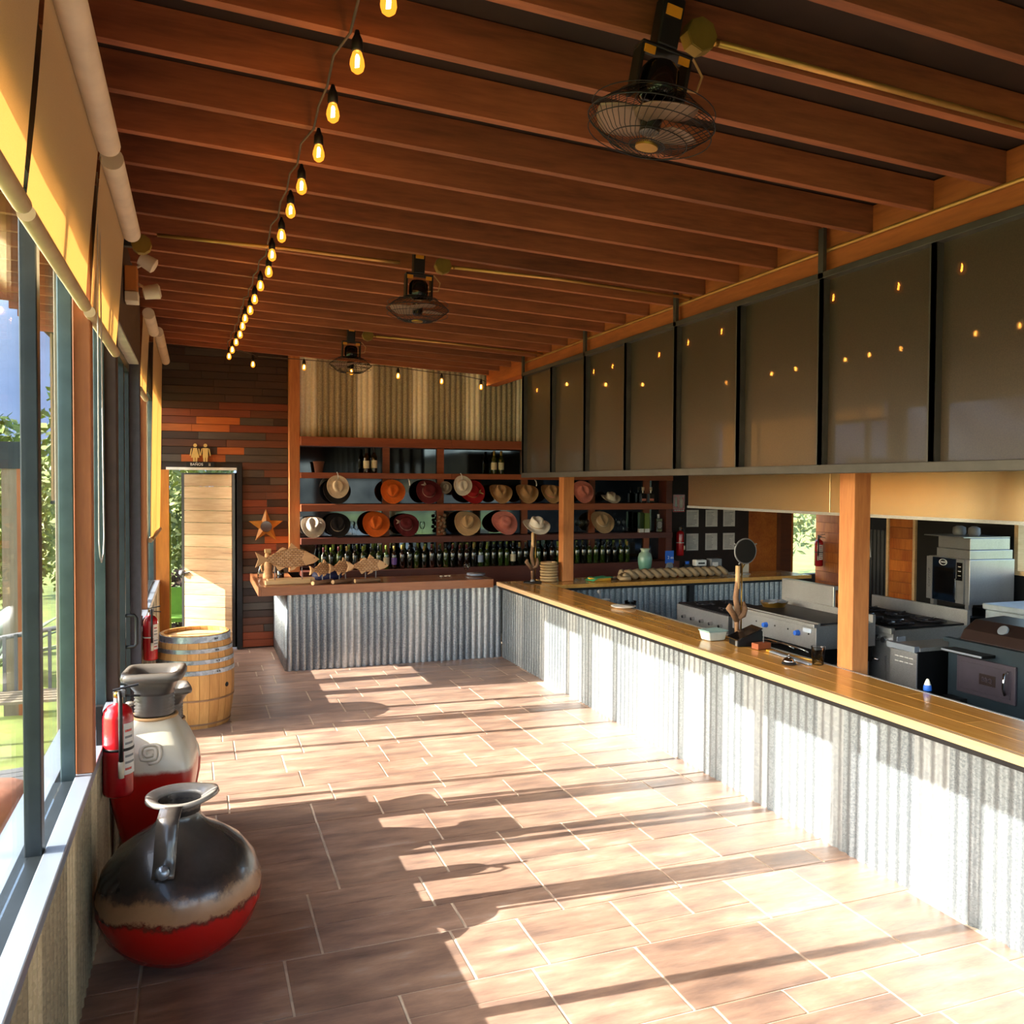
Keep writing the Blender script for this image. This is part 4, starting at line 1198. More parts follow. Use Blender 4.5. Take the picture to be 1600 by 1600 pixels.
# ================================================================== FIRE EXTINGUISHERS
def extinguisher(label, loc, rz, s=1.0, strap='black', hose_side=1, bracket=True):
    t = thing('fire_extinguisher', label, 'fire extinguisher', loc, rz, 'fire extinguishers'); t.scale = (s,) * 3
    # origin at the base centre; front faces -Y; wall side is -X
    MB().lathe([(0, .004), (.05, .0), (.062, .008), (.064, .02), (.064, .345), (.058, .375), (.04, .395), (.02, .402), (.018, .41), (0, .41)], 28).build('cylinder', 'red_ext', t, True, auto=60)
    MB().cyl((0, 0, .41), (0, 0, .435), .017, 12).box(-.018, .03, -.014, .014, .432, .458).build('valve', 'grey_mid', t, True, auto=30)
    MB().hexa([(-.02,-.010,.460),(.085,-.010,.478),(.085,.010,.478),(-.02,.010,.460),(-.02,-.010,.466),(.085,-.010,.486),(.085,.010,.486),(-.02,.010,.466)]).build('lever', 'iron', t)
    MB().hexa([(-.01,-.010,.436),(.09,-.010,.428),(.09,.010,.428),(-.01,.010,.436),(-.01,-.010,.442),(.09,-.010,.434),(.09,.010,.434),(-.01,.010,.442)]).build('grip', 'iron', t)
    g = MB().lathe([(0, -.012), (.014, -.012), (.014, 0), (0, 0)], 12, (.0, -.016, .447), 'Y').build('gauge', 'brass', t, True)
    h = hose_side
    MB().tube([(0, -.016, .445), (h * .01, -.045, .46), (h * .016, -.072, .42), (h * .016, -.073, .30), (h * .018, -.073, .16)], .009, 8).build('hose', 'black', t, True)
    MB().cyl((h * .018, -.073, .165), (h * .018, -.074, .095), .0125, 10).build('nozzle', 'cream', t, True)
    MB().lathe([(.0652, .205), (.0652, .217)], 28, cap=False).build('strap', strap, t, True, solid=.001)
    def lab(u, w):
        a = math.radians(-65 + 60 * u)
        return (.0648 * math.cos(a), .0648 * math.sin(a), .10 + .225 * w)
    l = MB().grid(lab, 8, 1).build('label', 'label_white', t, True)
    for q in range(7):
        def ln(u, w, q=q):
            a = math.radians(-60 + (30 + (q * 17 % 20)) * u)
            return (.0652 * math.cos(a), .0652 * math.sin(a), .12 + q * .028 + .010 * w)
        MB().grid(ln, 6, 1).build('print_line', 'red_ext' if q in (0, 6) else 'grey_mid', l, True)
    if bracket:
        MB().box(-.085, -.062, -.02, .02, .10, .40).build('bracket', 'black', t)
    return t
extinguisher('large red fire extinguisher hanging in front of the tall vase', (-.338, 4.17, .545), 0, 1.02)
extinguisher('red fire extinguisher with a white strap hanging above the barrel', (-.345, 7.13, .572), 0, .86, 'white')
extinguisher('small red fire extinguisher on the dark wall beside the papers', (6.295, 10.28, .965), math.radians(20), .86, 'white', 1, False)
extinguisher('red fire extinguisher on the kitchen plank wall', (8.60, 10.2, .76), math.radians(-60), .98, 'black', 1, False)

# ================================================================== WALL DECORATION
m_, nt_, b_, _o = newmat('mirror_bright'); b_.inputs['Metallic'].default_value = 1; b_.inputs['Roughness'].default_value = .06; b_.inputs['Base Color'].default_value = (.45, .45, .44, 1)
star = thing('barn_star', 'five-pointed rusty gold wall star with a round mirror', 'star', (.757, 10.395, 1.435))
vs = [(0, -.055, 0)]
for k in range(10):
    a = PI / 2 + k * PI / 5; R = .205 if k % 2 == 0 else .085
    vs.append((R * math.cos(a), 0, R * math.sin(a)))
m = MB(); m._a(vs, [(0, k + 1, (k + 1) % 10 + 1) for k in range(10)] + [tuple(range(1, 11))])
m.build('star_body', 'star_wood', star)
MB().lathe([(0, -.058), (.062, -.058), (.066, -.052), (.066, -.03), (0, -.03)], 28, (0, 0, 0), 'Y').build('round_mirror', 'mirror_bright', star, True, auto=40)
sg = thing('restroom_sign', 'restroom sign with gold woman and man figures above the door', 'sign', (.035, 10.385, 2.13))
MB().box(-.15, .15, -.012, .0, -.005, .05).build('name_plate', 'wall_black', sg)
text('BAÑOS', .042, 'label_white', sg, 'lettering', .002, Matrix.Translation((-.04, -.014, .022)) @ FACE_Y)
text('ii', .05, 'cream', sg, 'lettering', .002, Matrix.Translation((.10, -.014, .022)) @ FACE_Y)
def figure(x, woman):
    m = MB()
    m.lathe([(0, -.012), (.02, -.012), (.02, 0), (0, 0)], 16, (x, 0, .24), 'Y')
    if woman: m.prism([(x-.02,.21),(x+.02,.21),(x+.045,.10),(x-.045,.10)], 'Y', -.012, 0)
    else: m.prism([(x-.03,.21),(x+.03,.21),(x+.028,.10),(x-.028,.10)], 'Y', -.012, 0)
    for s in (-1, 1):
        m.prism([(x+s*.033,.208),(x+s*.045,.20),(x+s*.058,.125),(x+s*.046,.12)] if s > 0 else [(x-.033,.208),(x-.046,.12),(x-.058,.125),(x-.045,.20)], 'Y', -.012, 0)
        m.prism([(x+s*.004,.10),(x+s*.024,.10),(x+s*.022,.055),(x+s*.004,.055)] if s > 0 else [(x-.024,.10),(x-.004,.10),(x-.004,.055),(x-.022,.055)], 'Y', -.012, 0)
    return m
figure(-.055, True).build('woman_figure', 'gold', sg)
figure(.055, False).build('man_figure', 'gold', sg)
# papers pinned to the dark wall
k = 0
names = [['upper left', 'upper middle', 'upper right'], ['lower left', 'lower middle', 'lower right']]
for rI, z0 in enumerate((1.357, 1.024)):
    for cI, x0 in enumerate((6.446, 6.758, 7.052)):
        o = thing('notice_paper', names[rI][cI] + ' typed paper pinned to the dark wall', 'paper', (x0, YB - .033, z0), group='typed papers on the wall')
        MB().box(0, .197, -.002, 0, 0, .238).build('sheet', 'paper', o)
        for q in range(9):
            wd = random.uniform(.08, .155)
            MB().box(.02, .02 + wd, -.0026, -.002, .03 + q * .021, .036 + q * .021).build('text_line', 'grey_mid', o)
rs = thing('extinguisher_sign', 'red and white fire extinguisher sign on the end post', 'sign', (6.228, YB - .034, 1.568))
MB().box(0, .185, -.003, 0, 0, .243).build('plate', 'red_ext', rs)
MB().box(.005, .18, -.0045, -.003, .045, .05).box(.03, .06, -.0045, -.003, .09, .21).build('arrow', 'label_white', rs)
MB().prism([(.02,.10),(.045,.06),(.07,.10)], 'Y', -.0045, -.003).build('arrow_tip', 'label_white', rs)
MB().prism([(.10,.06),(.15,.06),(.15,.17),(.135,.20),(.16,.215),(.16,.225),(.10,.215),(.115,.20),(.10,.17)], 'Y', -.0045, -.003).build('extinguisher_symbol', 'label_white', rs)
for q in range(5): MB().box(.02 + q * .032, .042 + q * .032, -.0045, -.003, .015, .032).build('lettering', 'label_white', rs)
for nme, c in (('bag_blue', '#101c4a'), ('tub_white', '#c9d2cc'), ('tub_lid', '#8fb0ae'), ('yellow', '#d69a20'), ('green_cloth', '#3fa06a'), ('rope', '#9a8260'), ('blue', '#1b5cc0')):
    plain(nme, c, 0.6)
plain('chrome', '#c8c8c8', 0.12, 1.0, 0.02)
# ================================================================== FISH CARVINGS
def fish(label, loc, L, H, logdims, rods, rz=0, two_fins=True, base_mat='log_wood', post_h=.13, gap=0.0):
    """carved flat fish looking right on rods in a wooden base; loc = base centre on the counter"""
    t = thing('fish_carving', label, 'carving', loc, rz, 'wooden fish on the back counter')
    zc = post_h + H * .42
    up_ = [(-.34, .06), (-.22, .22), (-.05, .36), (.12, .40), (.28, .30), (.42, .10), (.5, -.05)]
    lo_ = [(.40, -.20), (.22, -.30), (.0, -.34), (-.18, -.24), (-.34, -.06)]
    poly = [(x * L, z * H + zc) for x, z in up_ + lo_]
    # scaled body
    bp = [p for p in poly]
    MB().prism(bp[::-1], 'Y', -.016, .016).build('body', 'fish_scales', t, bevel=.006)
    head = [(.26, .31), (.42, .10), (.5, -.05), (.40, -.20), (.27, -.28), (.22, 0.0)]
    MB().prism([(x * L, z * H + zc) for x, z in head][::-1], 'Y', -.019, .019).build('head', 'fish_wood', t, bevel=.006)
    tail = [(-.33, .07), (-.5, .30), (-.455, 0.02), (-.5, -.30), (-.33, -.07)]
    MB().prism([(x * L, z * H + zc) for x, z in tail], 'Y', -.012, .012).build('tail', 'fish_wood', t, bevel=.004)
    for f in ([(-.20, .22), (-.02, .40), (-.08, .46), (-.12, .40)], [(.0, .37), (.05, .62), (.16, .40)], [(-.20, -.22), (-.14, -.46), (-.04, -.32)], [(.06, -.33), (.0, -.50), (.10, -.42), (.14, -.31)]):
        MB().prism([(x * L, z * H + zc) for x, z in f], 'Y', -.009, .009).build('fin', 'fish_wood', t, bevel=.003)
    MB().lathe([(0, -.021), (.006, -.020), (.007, -.018), (0, -.018)], 8, (.41 * L, 0, zc + .02 * H), 'Y').build('eye', 'band_brown', t)
    for x in rods: MB().cyl((x * L, 0, logdims[2] * .5), (x * L, 0, zc - .25 * H), .005, 8).build('rod', 'grey_mid', t, True)
    lx, ly, lz = logdims
    if base_mat == 'log_wood':
        m = MB().lathe([(.0, -lx/2), (lz*.48, -lx/2), (lz*.5, -lx/2+.004), (lz*.46, 0), (lz*.5, lx/2-.004), (lz*.48, lx/2), (0, lx/2)], 12, (0, 0, lz*.5), 'X', sx=1.25)
        m.build('log', 'log_wood', t, True, auto=50)
        MB().lathe([(0, -.003), (lz*.45, -.003), (lz*.45, 0), (0, 0)], 12, (-lx/2 - .001, 0, lz*.5), 'X', sx=1.25).build('cut_end', 'block_wood', t)
    else:
        MB().box(-lx/2, lx/2, -ly/2, ly/2, 0.001, lz).build('block', 'block_wood', t, bevel=.004)
        MB().box(-lx/2 + .03, lx/2 + .05, ly/2 - .03, ly/2 + .10, 0.001, lz + .008).build('block', 'block_wood', t, bevel=.004)
    return t
fish('largest pale wooden fish with raised fin on a split block', (.885, 9.13, .8915), .66, .27, (.46, .06, .045), (-.2, .22), math.radians(4), base_mat='block', post_h=.15)
fish('small wooden fish left of three, beside the large fish', (1.225, 9.01, .8915), .36, .16, (.27, .05, .045), (.0, .3), math.radians(36), post_h=.09)
fish('small wooden fish, middle of three on log bases', (1.43, 9.04, .8915), .36, .17, (.25, .05, .045), (-.1, .15), math.radians(34), post_h=.095)
fish('wooden fish, rightmost on a log base', (1.70, 9.03, .8915), .48, .19, (.28, .05, .045), (-.05, .2), math.radians(12), post_h=.10)
fg = thing('wooden_figurine', 'small carved wooden figurine at the counter corner', 'figurine', (.73, 9.75, .8865))
m = MB().lathe([(0, 0), (.05, 0), (.055, .03), (.04, .10), (.045, .16), (.03, .2), (.025, .22), (.035, .25), (.03, .28), (0, .29)], 14)
m.build('torso', 'fish_wood', fg, True)
for s in (-1, 1): MB().tube([(s*.04, 0, .18), (s*.075, -.01, .14), (s*.06, -.03, .08)], [.014, .012, .010], 8).build('arm', 'fish_wood', fg, True)
MB().box(-.035, .035, -.03, .03, .285, .33).build('hat', 'block_wood', fg, bevel=.006)
bp = thing('blue_bag', 'dark blue cloth bag behind the small fish', 'bag', (1.33, 9.42, .892))
MB().lathe([(0, 0), (.10, 0), (.13, .03), (.12, .08), (.07, .12), (.03, .13), (.04, .16), (0, .15)], 14, sx=1.3).build('sack', 'bag_blue', bp, True)
for nme, c in (('basket_cane', '#b89a6c'), ('plate_grey', '#aab6c8')): plain(nme, c, 0.6)
# jars at counter corner
o = thing('spice_jar', 'brown glass jar beside the figurine', 'jar', (.86, 9.72, .8865))
MB().lathe([(0, 0), (.04, 0), (.042, .01), (.042, .09), (.03, .11), (0, .11)], 14).build('jar_body', 'glass_brown', o, True)
MB().lathe([(.032, .108), (.034, .108), (.034, .13), (0, .13)], 14).build('lid', 'band_pale', o, True)
o = thing('carafe', 'clear glass carafe at the counter corner', 'carafe', (.665, 9.9, .8865))
MB().lathe([(0, 0), (.035, 0), (.038, .02), (.03, .09), (.018, .12), (.022, .16), (.020, .16), (.016, .12), (.028, .09), (.035, .02), (0, .005)], 14).build('carafe_glass', 'clear_glass', o, True)
# pebbles, menu plates on the back counter
for q, (dx, s) in enumerate(((0, 1), (.05, .9), (.095, .85))):
    o = MB().tube([(.017*s*math.cos(2*PI*k/16), .017*s*math.sin(2*PI*k/16), .006) for k in range(16)], .005, 6, closed=True).build('napkin_ring', 'cream', None, True)
    o.location = (2.60 + dx, 9.33, .892); tag(o, ['left', 'middle', 'right'][q] + ' of three small pale rings on the back counter', 'ring', 'small rings on the counter')
o = thing('plate_stack', 'bluish stacked plates beside the bar corner', 'plates', (3.0, 9.3, .8905))
for q in range(3): MB().lathe([(0, .002), (.06, .002), (.105, .014), (.108, .017), (.06, .006), (0, .006)], 28, (0, 0, q * .007)).build('plate', 'plate_grey', o, True)
goblet(2.84, 9.15, .89, 'lone wine glass standing on the back counter')

# ================================================================== THINGS ON THE BAR
def rock_stand(label, loc, tall, rb=.10):
    t = thing('driftwood_stand', label, 'stand', loc, 0, 'gnarled driftwood stands on the bar')
    MB().lathe([(0, 0.001), (rb, .001), (rb * 1.03, .006), (rb, .014), (0, .016)], 28).build('base_plate', 'black', t, True, auto=40)
    MB().lathe([(0, .014), (.028, .014), (.022, .03), (.014, .04), (0, .04)], 16).build('foot', 'grey_mid', t, True)
    MB().tube([(0, 0, .03), (-.004, 0, .12), (.005, 0, .2), (-.012, .004, .3), (.0, 0, .42), (.004, 0, tall)], [.016, .017, .022, .02, .016, .013], 10).build('trunk', 'log_wood', t, True)
    MB().tube([(0, 0, .14), (-.05, -.01, .2), (-.075, -.01, .23), (-.07, -.02, .26)], [.022, .02, .024, .012], 8).tube([(0, 0, .16), (.04, -.01, .18), (.055, -.012, .22), (.05, 0, .27)], [.022, .024, .02, .010], 8).build('gnarl', 'log_wood', t, True)
    MB().cyl((.03, 0, .02), (.034, 0, tall + .02), .0055, 8).build('rod', 'brass', t, True)
    MB().lathe([(.0165, tall - .16), (.0175, tall - .155), (.016, tall), (0, tall)], 10).build('handle', 'block_wood', t, True)
    return t
rock_stand('driftwood stand with a white hat at the bar corner', (3.43, 8.62, .871), .55)
tmp = hat('white straw hat set on top of the driftwood stand', 3.44, 1.49, 'felt_white', 'felt_tan', .15, .07, .10, 28, 0, 8.55, hang=1)
ds = rock_stand('driftwood stand with a bamboo handle and a round black disc', (3.508, 4.975, .871), .52, .044)
o = MB().lathe([(0, -.006), (.082, -.006), (.082, .004), (0, .004)], 36, (.06, .0, .62), 'Y').build('disc', 'wall_black', ds)
MB().tube([(.06 + .086*math.cos(2*PI*k/36), 0, .62 + .086*math.sin(2*PI*k/36)) for k in range(36)], .0055, 8, closed=True).build('disc_ring', 'grey_mid', ds, True)
for a in (.5, 2.6, 4.2): MB().cyl((.06 + .09*math.cos(a), 0, .62 + .09*math.sin(a)), (.06 + .105*math.cos(a), 0, .62 + .105*math.sin(a)), .005, 6).build('clip', 'grey_mid', ds)
MB().tube([(.06, 0, .535), (.034, 0, .50)], .005, 8).build('stem', 'brass', ds, True)
bs = thing('basket_stack', 'stack of round cane baskets beside the far post', 'baskets', (3.66, 8.71, .871))
for q in range(7):
    z = q * .031; r_ = .094 + (.004 if q % 2 else 0)
    MB().lathe([(0, z + .002), (r_ - .006, z + .002), (r_, z + .006), (r_ + .003, z + .016), (r_, z + .028), (r_ - .008, z + .029), (r_ - .010, z + .008), (0, z + .008)], 26).build('basket', 'basket_cane', bs, True, auto=40)
def plate(x, y, z, r_, lb):
    o = MB().lathe([(0, .001), (r_*.6, .001), (r_*.98, .016), (r_, .020), (r_*.6, .007), (0, .006)], 30).build('plate', 'white', None, True)
    o.location = (x, y, z); return tag(o, lb, 'plate')
plate(3.49, 6.62, .871, .11, 'white plate lying on the bar')
tub = thing('plastic_tub', 'clear plastic tub with a blue-green lid on the bar', 'tub', (3.37, 5.06, .871), math.radians(4))
MB().hexa([(-.065,-.05,.001),(.065,-.05,.001),(.065,.05,.001),(-.065,.05,.001),(-.078,-.06,.062),(.078,-.06,.062),(.078,.06,.062),(-.078,.06,.062)]).build('tub_body', 'tub_white', tub, bevel=.008)
MB().box(-.082, .082, -.064, .064, .062, .072).build('lid', 'tub_lid', tub, bevel=.004)
till = thing('card_terminal', 'black wedge shaped till stand on the bar', 'till', (3.465, 4.80, .871), math.radians(-10))
MB().prism([(-.09,.001),(.09,.001),(.09,.10),(.075,.115),(-.09,.045)], 'Y', -.05, .09).build('wedge', 'black_metal', till, bevel=.006)
MB().prism([(-.10,.05),(.08,.125),(.083,.119),(-.097,.043)], 'Y', -.06, .10).build('screen', 'black_gloss', till)
MB().box(-.094, -.088, -.045, -.02, .005, .04).build('plate', 'grey_mid', till)
brk = thing('wood_block', 'reddish wooden block with a spike on the bar', 'block', (3.49, 4.68, .871), math.radians(10))
MB().box(-.06, .06, -.03, .03, .001, .04).build('block', 'shelf_red', brk, bevel=.004)
MB().cyl((.02, 0, .04), (.02, 0, .10), .003, 6).build('spike', 'grey_mid', brk)
kn = thing('ruler_bar', 'long silver bar with a yellow tip lying on the bar', 'tool', (3.455, 4.36, .871), math.radians(-4))
MB().box(-.014, .014, -.22, .19, .001, .014).build('bar_body', 'sill_alu', kn, bevel=.003)
MB().box(-.013, .013, .19, .23, .001, .013).build('tip', 'yellow', kn, bevel=.004)
o = MB().tube([(3.50, 4.55, .878), (3.525, 4.3, .878), (3.54, 4.18, .878)], .006, 8).build('tongs', 'brass', None, True); tag(o, 'thin brown stick lying beside the silver bar', 'stick')
bell = thing('service_bell', 'chrome service bell with a black base on the bar', 'bell', (3.345, 4.215, .871))
MB().lathe([(0, .001), (.042, .001), (.044, .006), (.040, .012), (0, .012)], 24).build('base', 'black', bell, True, auto=40)
MB().lathe([(.037, .014), (.036, .022), (.028, .036), (.014, .043), (0, .045)], 24).build('dome', 'chrome', bell, True)
MB().lathe([(.004, .044), (.004, .052), (.008, .054), (.006, .059), (0, .06)], 12).build('plunger', 'chrome', bell, True)
cup = MB().lathe([(0, .001), (.031, .001), (.033, .003), (.041, .105), (.043, .108), (.041, .110), (.039, .106), (.031, .006), (0, .005)], 24).build('plastic_cup', 'clear_glass', None, True)
cup.location = (3.505, 4.15, .871); tag(cup, 'clear plastic cup standing by the near post', 'cup')
sp = thing('spray_bottle', 'small white and blue plastic nozzle beside the bar', 'bottle', (3.60, 3.42, .875))
MB().lathe([(0, 0), (.02, 0), (.02, .02), (.012, .045), (.006, .06), (0, .062)], 12).build('nozzle', 'white', sp, True)
MB().lathe([(.0205, .0), (.0215, .0), (.0205, .022), (.017, .03)], 12, cap=False).build('blue_band', 'blue', sp, True)
# ---- kitchen counter things
bk2 = thing('book_stack', 'green cloth over a yellow book on the kitchen counter', 'book', (4.23, 8.60, .8715), math.radians(10))
MB().box(-.11, .11, -.07, .07, 0, .032).build('book', 'yellow', bk2, bevel=.004)
MB().grid(lambda u, w: (-.14 + .27 * u, -.085 + .17 * w, .036 + .008 * math.sin(u * 9) * math.sin(w * 7) - .035 * max(0, .22 - u) * 4), 14, 8).build('cloth', 'green_cloth', bk2, True, solid=.003)
rp = thing('braided_rope', 'thick braided rope lying along the kitchen counter', 'rope', (0, 0, 0))
def strand(ph):
    pts = []
    for q in range(90):
        u = q / 89
        x = 4.50 + 1.40 * u; a = u * 2 * PI * 4.5 + ph
        pts.append((x, 8.60 + .06 * u + .062 * math.sin(a), .871 + .06 + .024 * math.sin(2 * a + .6)))
    return pts
for q in range(3): MB().tube(strand(q * 2 * PI / 3), .034, 8).build('strand', 'rope', rp, True)
MB().tube([(4.52, 8.60, .93), (4.46, 8.57, .905), (4.44, 8.48, .90), (4.54, 8.44, .90)], .026, 8).build('rope_end', 'rope', rp, True)
gv = thing('green_vase', 'mottled green ceramic vase behind the rope', 'vase', (5.0, 9.05, .0))
gv.location = (4.95, 8.86, .8715)
MB().lathe([(0, .002), (.045, .002), (.06, .03), (.082, .15), (.086, .21), (.07, .265), (.048, .285), (.048, .30), (.062, .325), (.056, .325), (.042, .3), (.0, .28)], 24).build('vase_body', 'glaze_green', gv, True)
pr = thing('receipt_printer', 'small white printer on the kitchen counter', 'printer', (5.72, 8.89, .8715))
MB().box(-.075, .075, -.04, .055, .095, .17).build('printer_body', 'white', pr, bevel=.012)
MB().box(-.045, .045, -.043, -.04, .12, .14).build('slot', 'black', pr)
MB().box(-.06, .06, -.03, .05, 0, .095).build('riser', 'black', pr)
mw = thing('toaster_box', 'small grey appliance beside the white printer', 'appliance', (5.92, 8.88, .8715))
MB().box(-.075, .075, -.05, .06, 0, .18).build('case', 'grey_mid', mw, bevel=.006)
MB().box(-.06, .02, -.052, -.05, .04, .14).build('panel', 'label_white', mw)
mn = thing('menu_board', 'small beige card standing on the kitchen counter', 'card', (6.38, 8.9, .8715))
MB().box(-.05, .05, -.01, .01, 0, .17).build('card', 'cream', mn)
pp = thing('loose_papers', 'loose white papers on the kitchen counter', 'papers', (6.12, 8.66, .8715), .2)
for q in range(3): MB().box(-.11 + .02 * q, .1 + .02 * q, -.06, .06, .001 + q * .002, .0025 + q * .002).build('sheet', 'white', pp)
cd = thing('card_reader_stand', 'blue and white card stand on the bar end', 'card stand', (5.33, 8.98, .60))
cd.location = (5.28, 8.86, .8715)
MB().box(-.055, .055, -.008, .008, .14, .29).build('blue_card', 'blue', cd)
text('2 es', .05, 'white', cd, 'lettering', .001, Matrix.Translation((0.01, -.010, .21)) @ FACE_Y)
MB().hexa([(-.05,-.04,.0),(.05,-.04,.0),(.05,.05,.0),(-.05,.05,.0),(-.03,-.02,.15),(.03,-.02,.15),(.03,.01,.15),(-.03,.01,.15)]).build('stand', 'grey_mid', cd)
bw = thing('blue_bowl', 'tiny blue cup on the kitchen counter', 'cup', (5.55, 8.90, .8715))
MB().box(-.03, .03, -.03, .03, 0, .12).build('riser', 'black', bw); MB().lathe([(0, .12), (.022, .12), (.027, .155), (.023, .155), (0, .13)], 14).build('cup', 'blue', bw, True)
pt = thing('utensil_pot', 'steel pot with a spoon at the counter corner', 'pot', (4.02, 7.9, .70))
pt.location = (3.80, 7.62, .70)
MB().lathe([(0, .001), (.06, .001), (.063, .01), (.063, .10), (.066, .104), (.06, .104), (.058, .01), (0, .008)], 20).build('pot', 'stainless', pt, True, auto=40)
MB().tube([(0, 0, .02), (-.05, .0, .16)], .004, 6).lathe([(0, -.02), (.018, -.01), (.02, .01), (0, .025)], 10, (-.055, 0, .18)).build('spoon', 'grey_mid', pt, True)
o = thing('measuring_cup', 'clear plastic measuring cup beside the steel pot', 'cup', (3.98, 7.40, .70))
MB().lathe([(0, .001), (.05, .001), (.06, .11), (.057, .11), (.047, .005), (0, .005)], 18).build('cup_body', 'clear_glass', o, True)
for nme, c in (('stone_dark', '#241c1a'), ('smoker_blue', '#26343e'), ('smoker_lid', '#2e2220'), ('smoker_door', '#46404a'), ('chimney_grey', '#5a6a70'), ('freezer_white', '#b9c6cc')):
    plain(nme, c, 0.35, 0.2 if 'smoker' in nme else 0)
plain('oven_glass', '#101c2c', 0.1, 0, coat=.6)
# ================================================================== KITCHEN
# worktable behind the bar
wt = thing('prep_table', 'dark stone prep ledge with a stainless edge behind the bar', 'table', (0, 0, 0))
MB().box(3.60, 3.98, 5.1, 7.9, .645, .70).build('stone_top', 'stone_dark', wt, bevel=.004)
MB().box(3.98, 4.16, 4.5, 7.3, .655, .70).build('steel_top', 'stainless', wt, bevel=.003)
for x, y in ((3.64, 5.15), (4.12, 4.55), (3.64, 7.85), (4.12, 7.25)): MB().box(x - .02, x + .02, y - .02, y + .02, .012, .66).build('leg', 'steel_dark', wt)
def burner(parent, x, y, z, r_=.11):
    m = MB()
    for k in range(4):
        a = k * PI / 2 + .4
        m.tube([(x + .03*math.cos(a), y + .03*math.sin(a), z + .014), (x + r_*math.cos(a), y + r_*math.sin(a), z + .016)], .009, 6)
    m.tube([(x + r_*.7*math.cos(2*PI*k/16), y + r_*.7*math.sin(2*PI*k/16), z + .012) for k in range(16)], .008, 6, closed=True)
    m.lathe([(0, z), (.04, z), (.035, z + .01), (0, z + .012)], 14, (x, y, 0))
    m.build('burner', 'iron', parent, True)
def knob(parent, x, y, z, mt, r_=.022):
    MB().lathe([(0, -.035), (r_*.8, -.035), (r_, -.006), (r_, 0), (0, 0)], 16, (x, y, z), 'X').build('knob', mt, parent, True, auto=40)
gr = thing('griddle', 'wide stainless griddle with blue knobs under the hood', 'griddle', (0, 0, 0))
MB().box(4.32, 4.88, 5.14, 6.2, .72, .90).build('body', 'stainless', gr, bevel=.004)
MB().box(4.30, 4.34, 5.14, 6.2, .885, .915).build('front_rail', 'stainless', gr, bevel=.006)
MB().box(4.37, 4.85, 5.18, 6.16, .90, .91).build('hot_plate', 'iron', gr)
MB().box(4.34, 4.36, 5.14, 6.2, .90, .92).build('front_lip', 'stainless', gr)
MB().box(4.855, 4.88, 5.14, 6.2, .90, .96).build('back_splash', 'stainless', gr)
for y in (5.73, 5.34): knob(gr, 4.32, y, .82, 'blue')
for y in (5.86, 5.62, 5.46, 5.22): MB().lathe([(0, -.004), (.007, -.003), (.007, 0), (0, 0)], 8, (4.319, y, .83), 'X').build('screw', 'black', gr)
MB().box(4.315, 4.32, 5.19, 5.28, .84, .87).build('badge', 'plate_grey', gr)
MB().box(4.34, 4.87, 5.16, 6.18, .60, .72).build('tray', 'black_metal', gr)
for x, y in ((4.36, 5.2), (4.36, 6.14), (4.84, 5.2), (4.84, 6.14)): MB().box(x-.02, x+.02, y-.02, y+.02, .012, .60).build('leg', 'stainless', gr)
for q, dy in enumerate((0, .16)):
    o = MB().tube([(4.20, 5.62 + dy, .705), (4.22, 5.40 + dy, .735), (4.25, 5.2 + dy, .72), (4.26, 5.15 + dy, .705)], .006, 6).build('tongs', 'chrome', None, True)
    tag(o, ['pair of steel tongs in front of the griddle, left one', 'pair of steel tongs in front of the griddle, right one'][q], 'tongs')
sp = thing('splash_guard', 'tall stainless splash guard behind the griddle', 'splash guard', (0, 0, 0))
MB().box(4.895, 4.915, 5.62, 6.28, .012, 1.12).build('guard', 'stainless', sp, bevel=.003)
MB().box(4.915, 4.955, 5.62, 6.28, 1.09, 1.12).build('return', 'stainless', sp)
st = thing('low_stove', 'low four-burner stove left of the griddle', 'stove', (0, 0, 0))
MB().box(4.35, 4.95, 6.3, 7.15, .60, .80).build('body', 'stainless', st, bevel=.004)
MB().box(4.36, 4.94, 6.31, 7.14, .80, .815).build('top', 'iron', st)
for x, y in ((4.5, 6.5), (4.5, 6.9), (4.8, 6.5), (4.8, 6.9)): burner(st, x, y, .815)
for y in (6.4, 6.55, 6.7, 6.85, 7.0): knob(st, 4.35, y, .70, 'chrome', .018)
for x, y in ((4.4, 6.35), (4.4, 7.1), (4.9, 6.35), (4.9, 7.1)): MB().box(x-.02, x+.02, y-.02, y+.02, .012, .60).build('leg', 'stainless', st)
pan = thing('baking_pan', 'crumpled foil-lined pan left of the griddle', 'pan', (4.70, 6.245, .0)); pan.location = (4.62, 6.03, .9115)
MB().lathe([(0, .002), (.08, .002), (.10, .045), (.106, .047), (.096, .047), (.078, .008), (0, .008)], 22, sx=1.2).build('pan_body', 'brass', pan, True, auto=40)
m = MB()
rr = random.Random(4)
m.grid(lambda u, w: ((.02 + .085*u)*math.cos(2*PI*w)*1.2, (.02 + .085*u)*math.sin(2*PI*w), .045 + rr.uniform(-.008, .012)), 4, 20).build('foil', 'sill_alu', pan)
rg = thing('gas_range', 'six-burner stainless gas range behind the near post', 'stove', (.36, .385, -.055))
MB().box(4.62, 5.40, 4.68, 5.70, .30, .90).build('body', 'stainless', rg, bevel=.004)
MB().box(4.60, 4.64, 4.68, 5.70, .87, .915).build('front_rail', 'stainless', rg, bevel=.005)
MB().box(4.65, 5.36, 4.70, 5.68, .90, .915).build('cooktop', 'black_metal', rg)
MB().box(5.37, 5.40, 4.68, 5.70, .90, 1.02).build('back_splash', 'stainless', rg)
for x in (4.83, 5.17):
    for y in (4.87, 5.19, 5.51): burner(rg, x, y, .915, .14)
for y in (4.75, 4.83, 5.0, 5.2, 5.4, 5.6): knob(rg, 4.62, y, .82, 'chrome', .028)
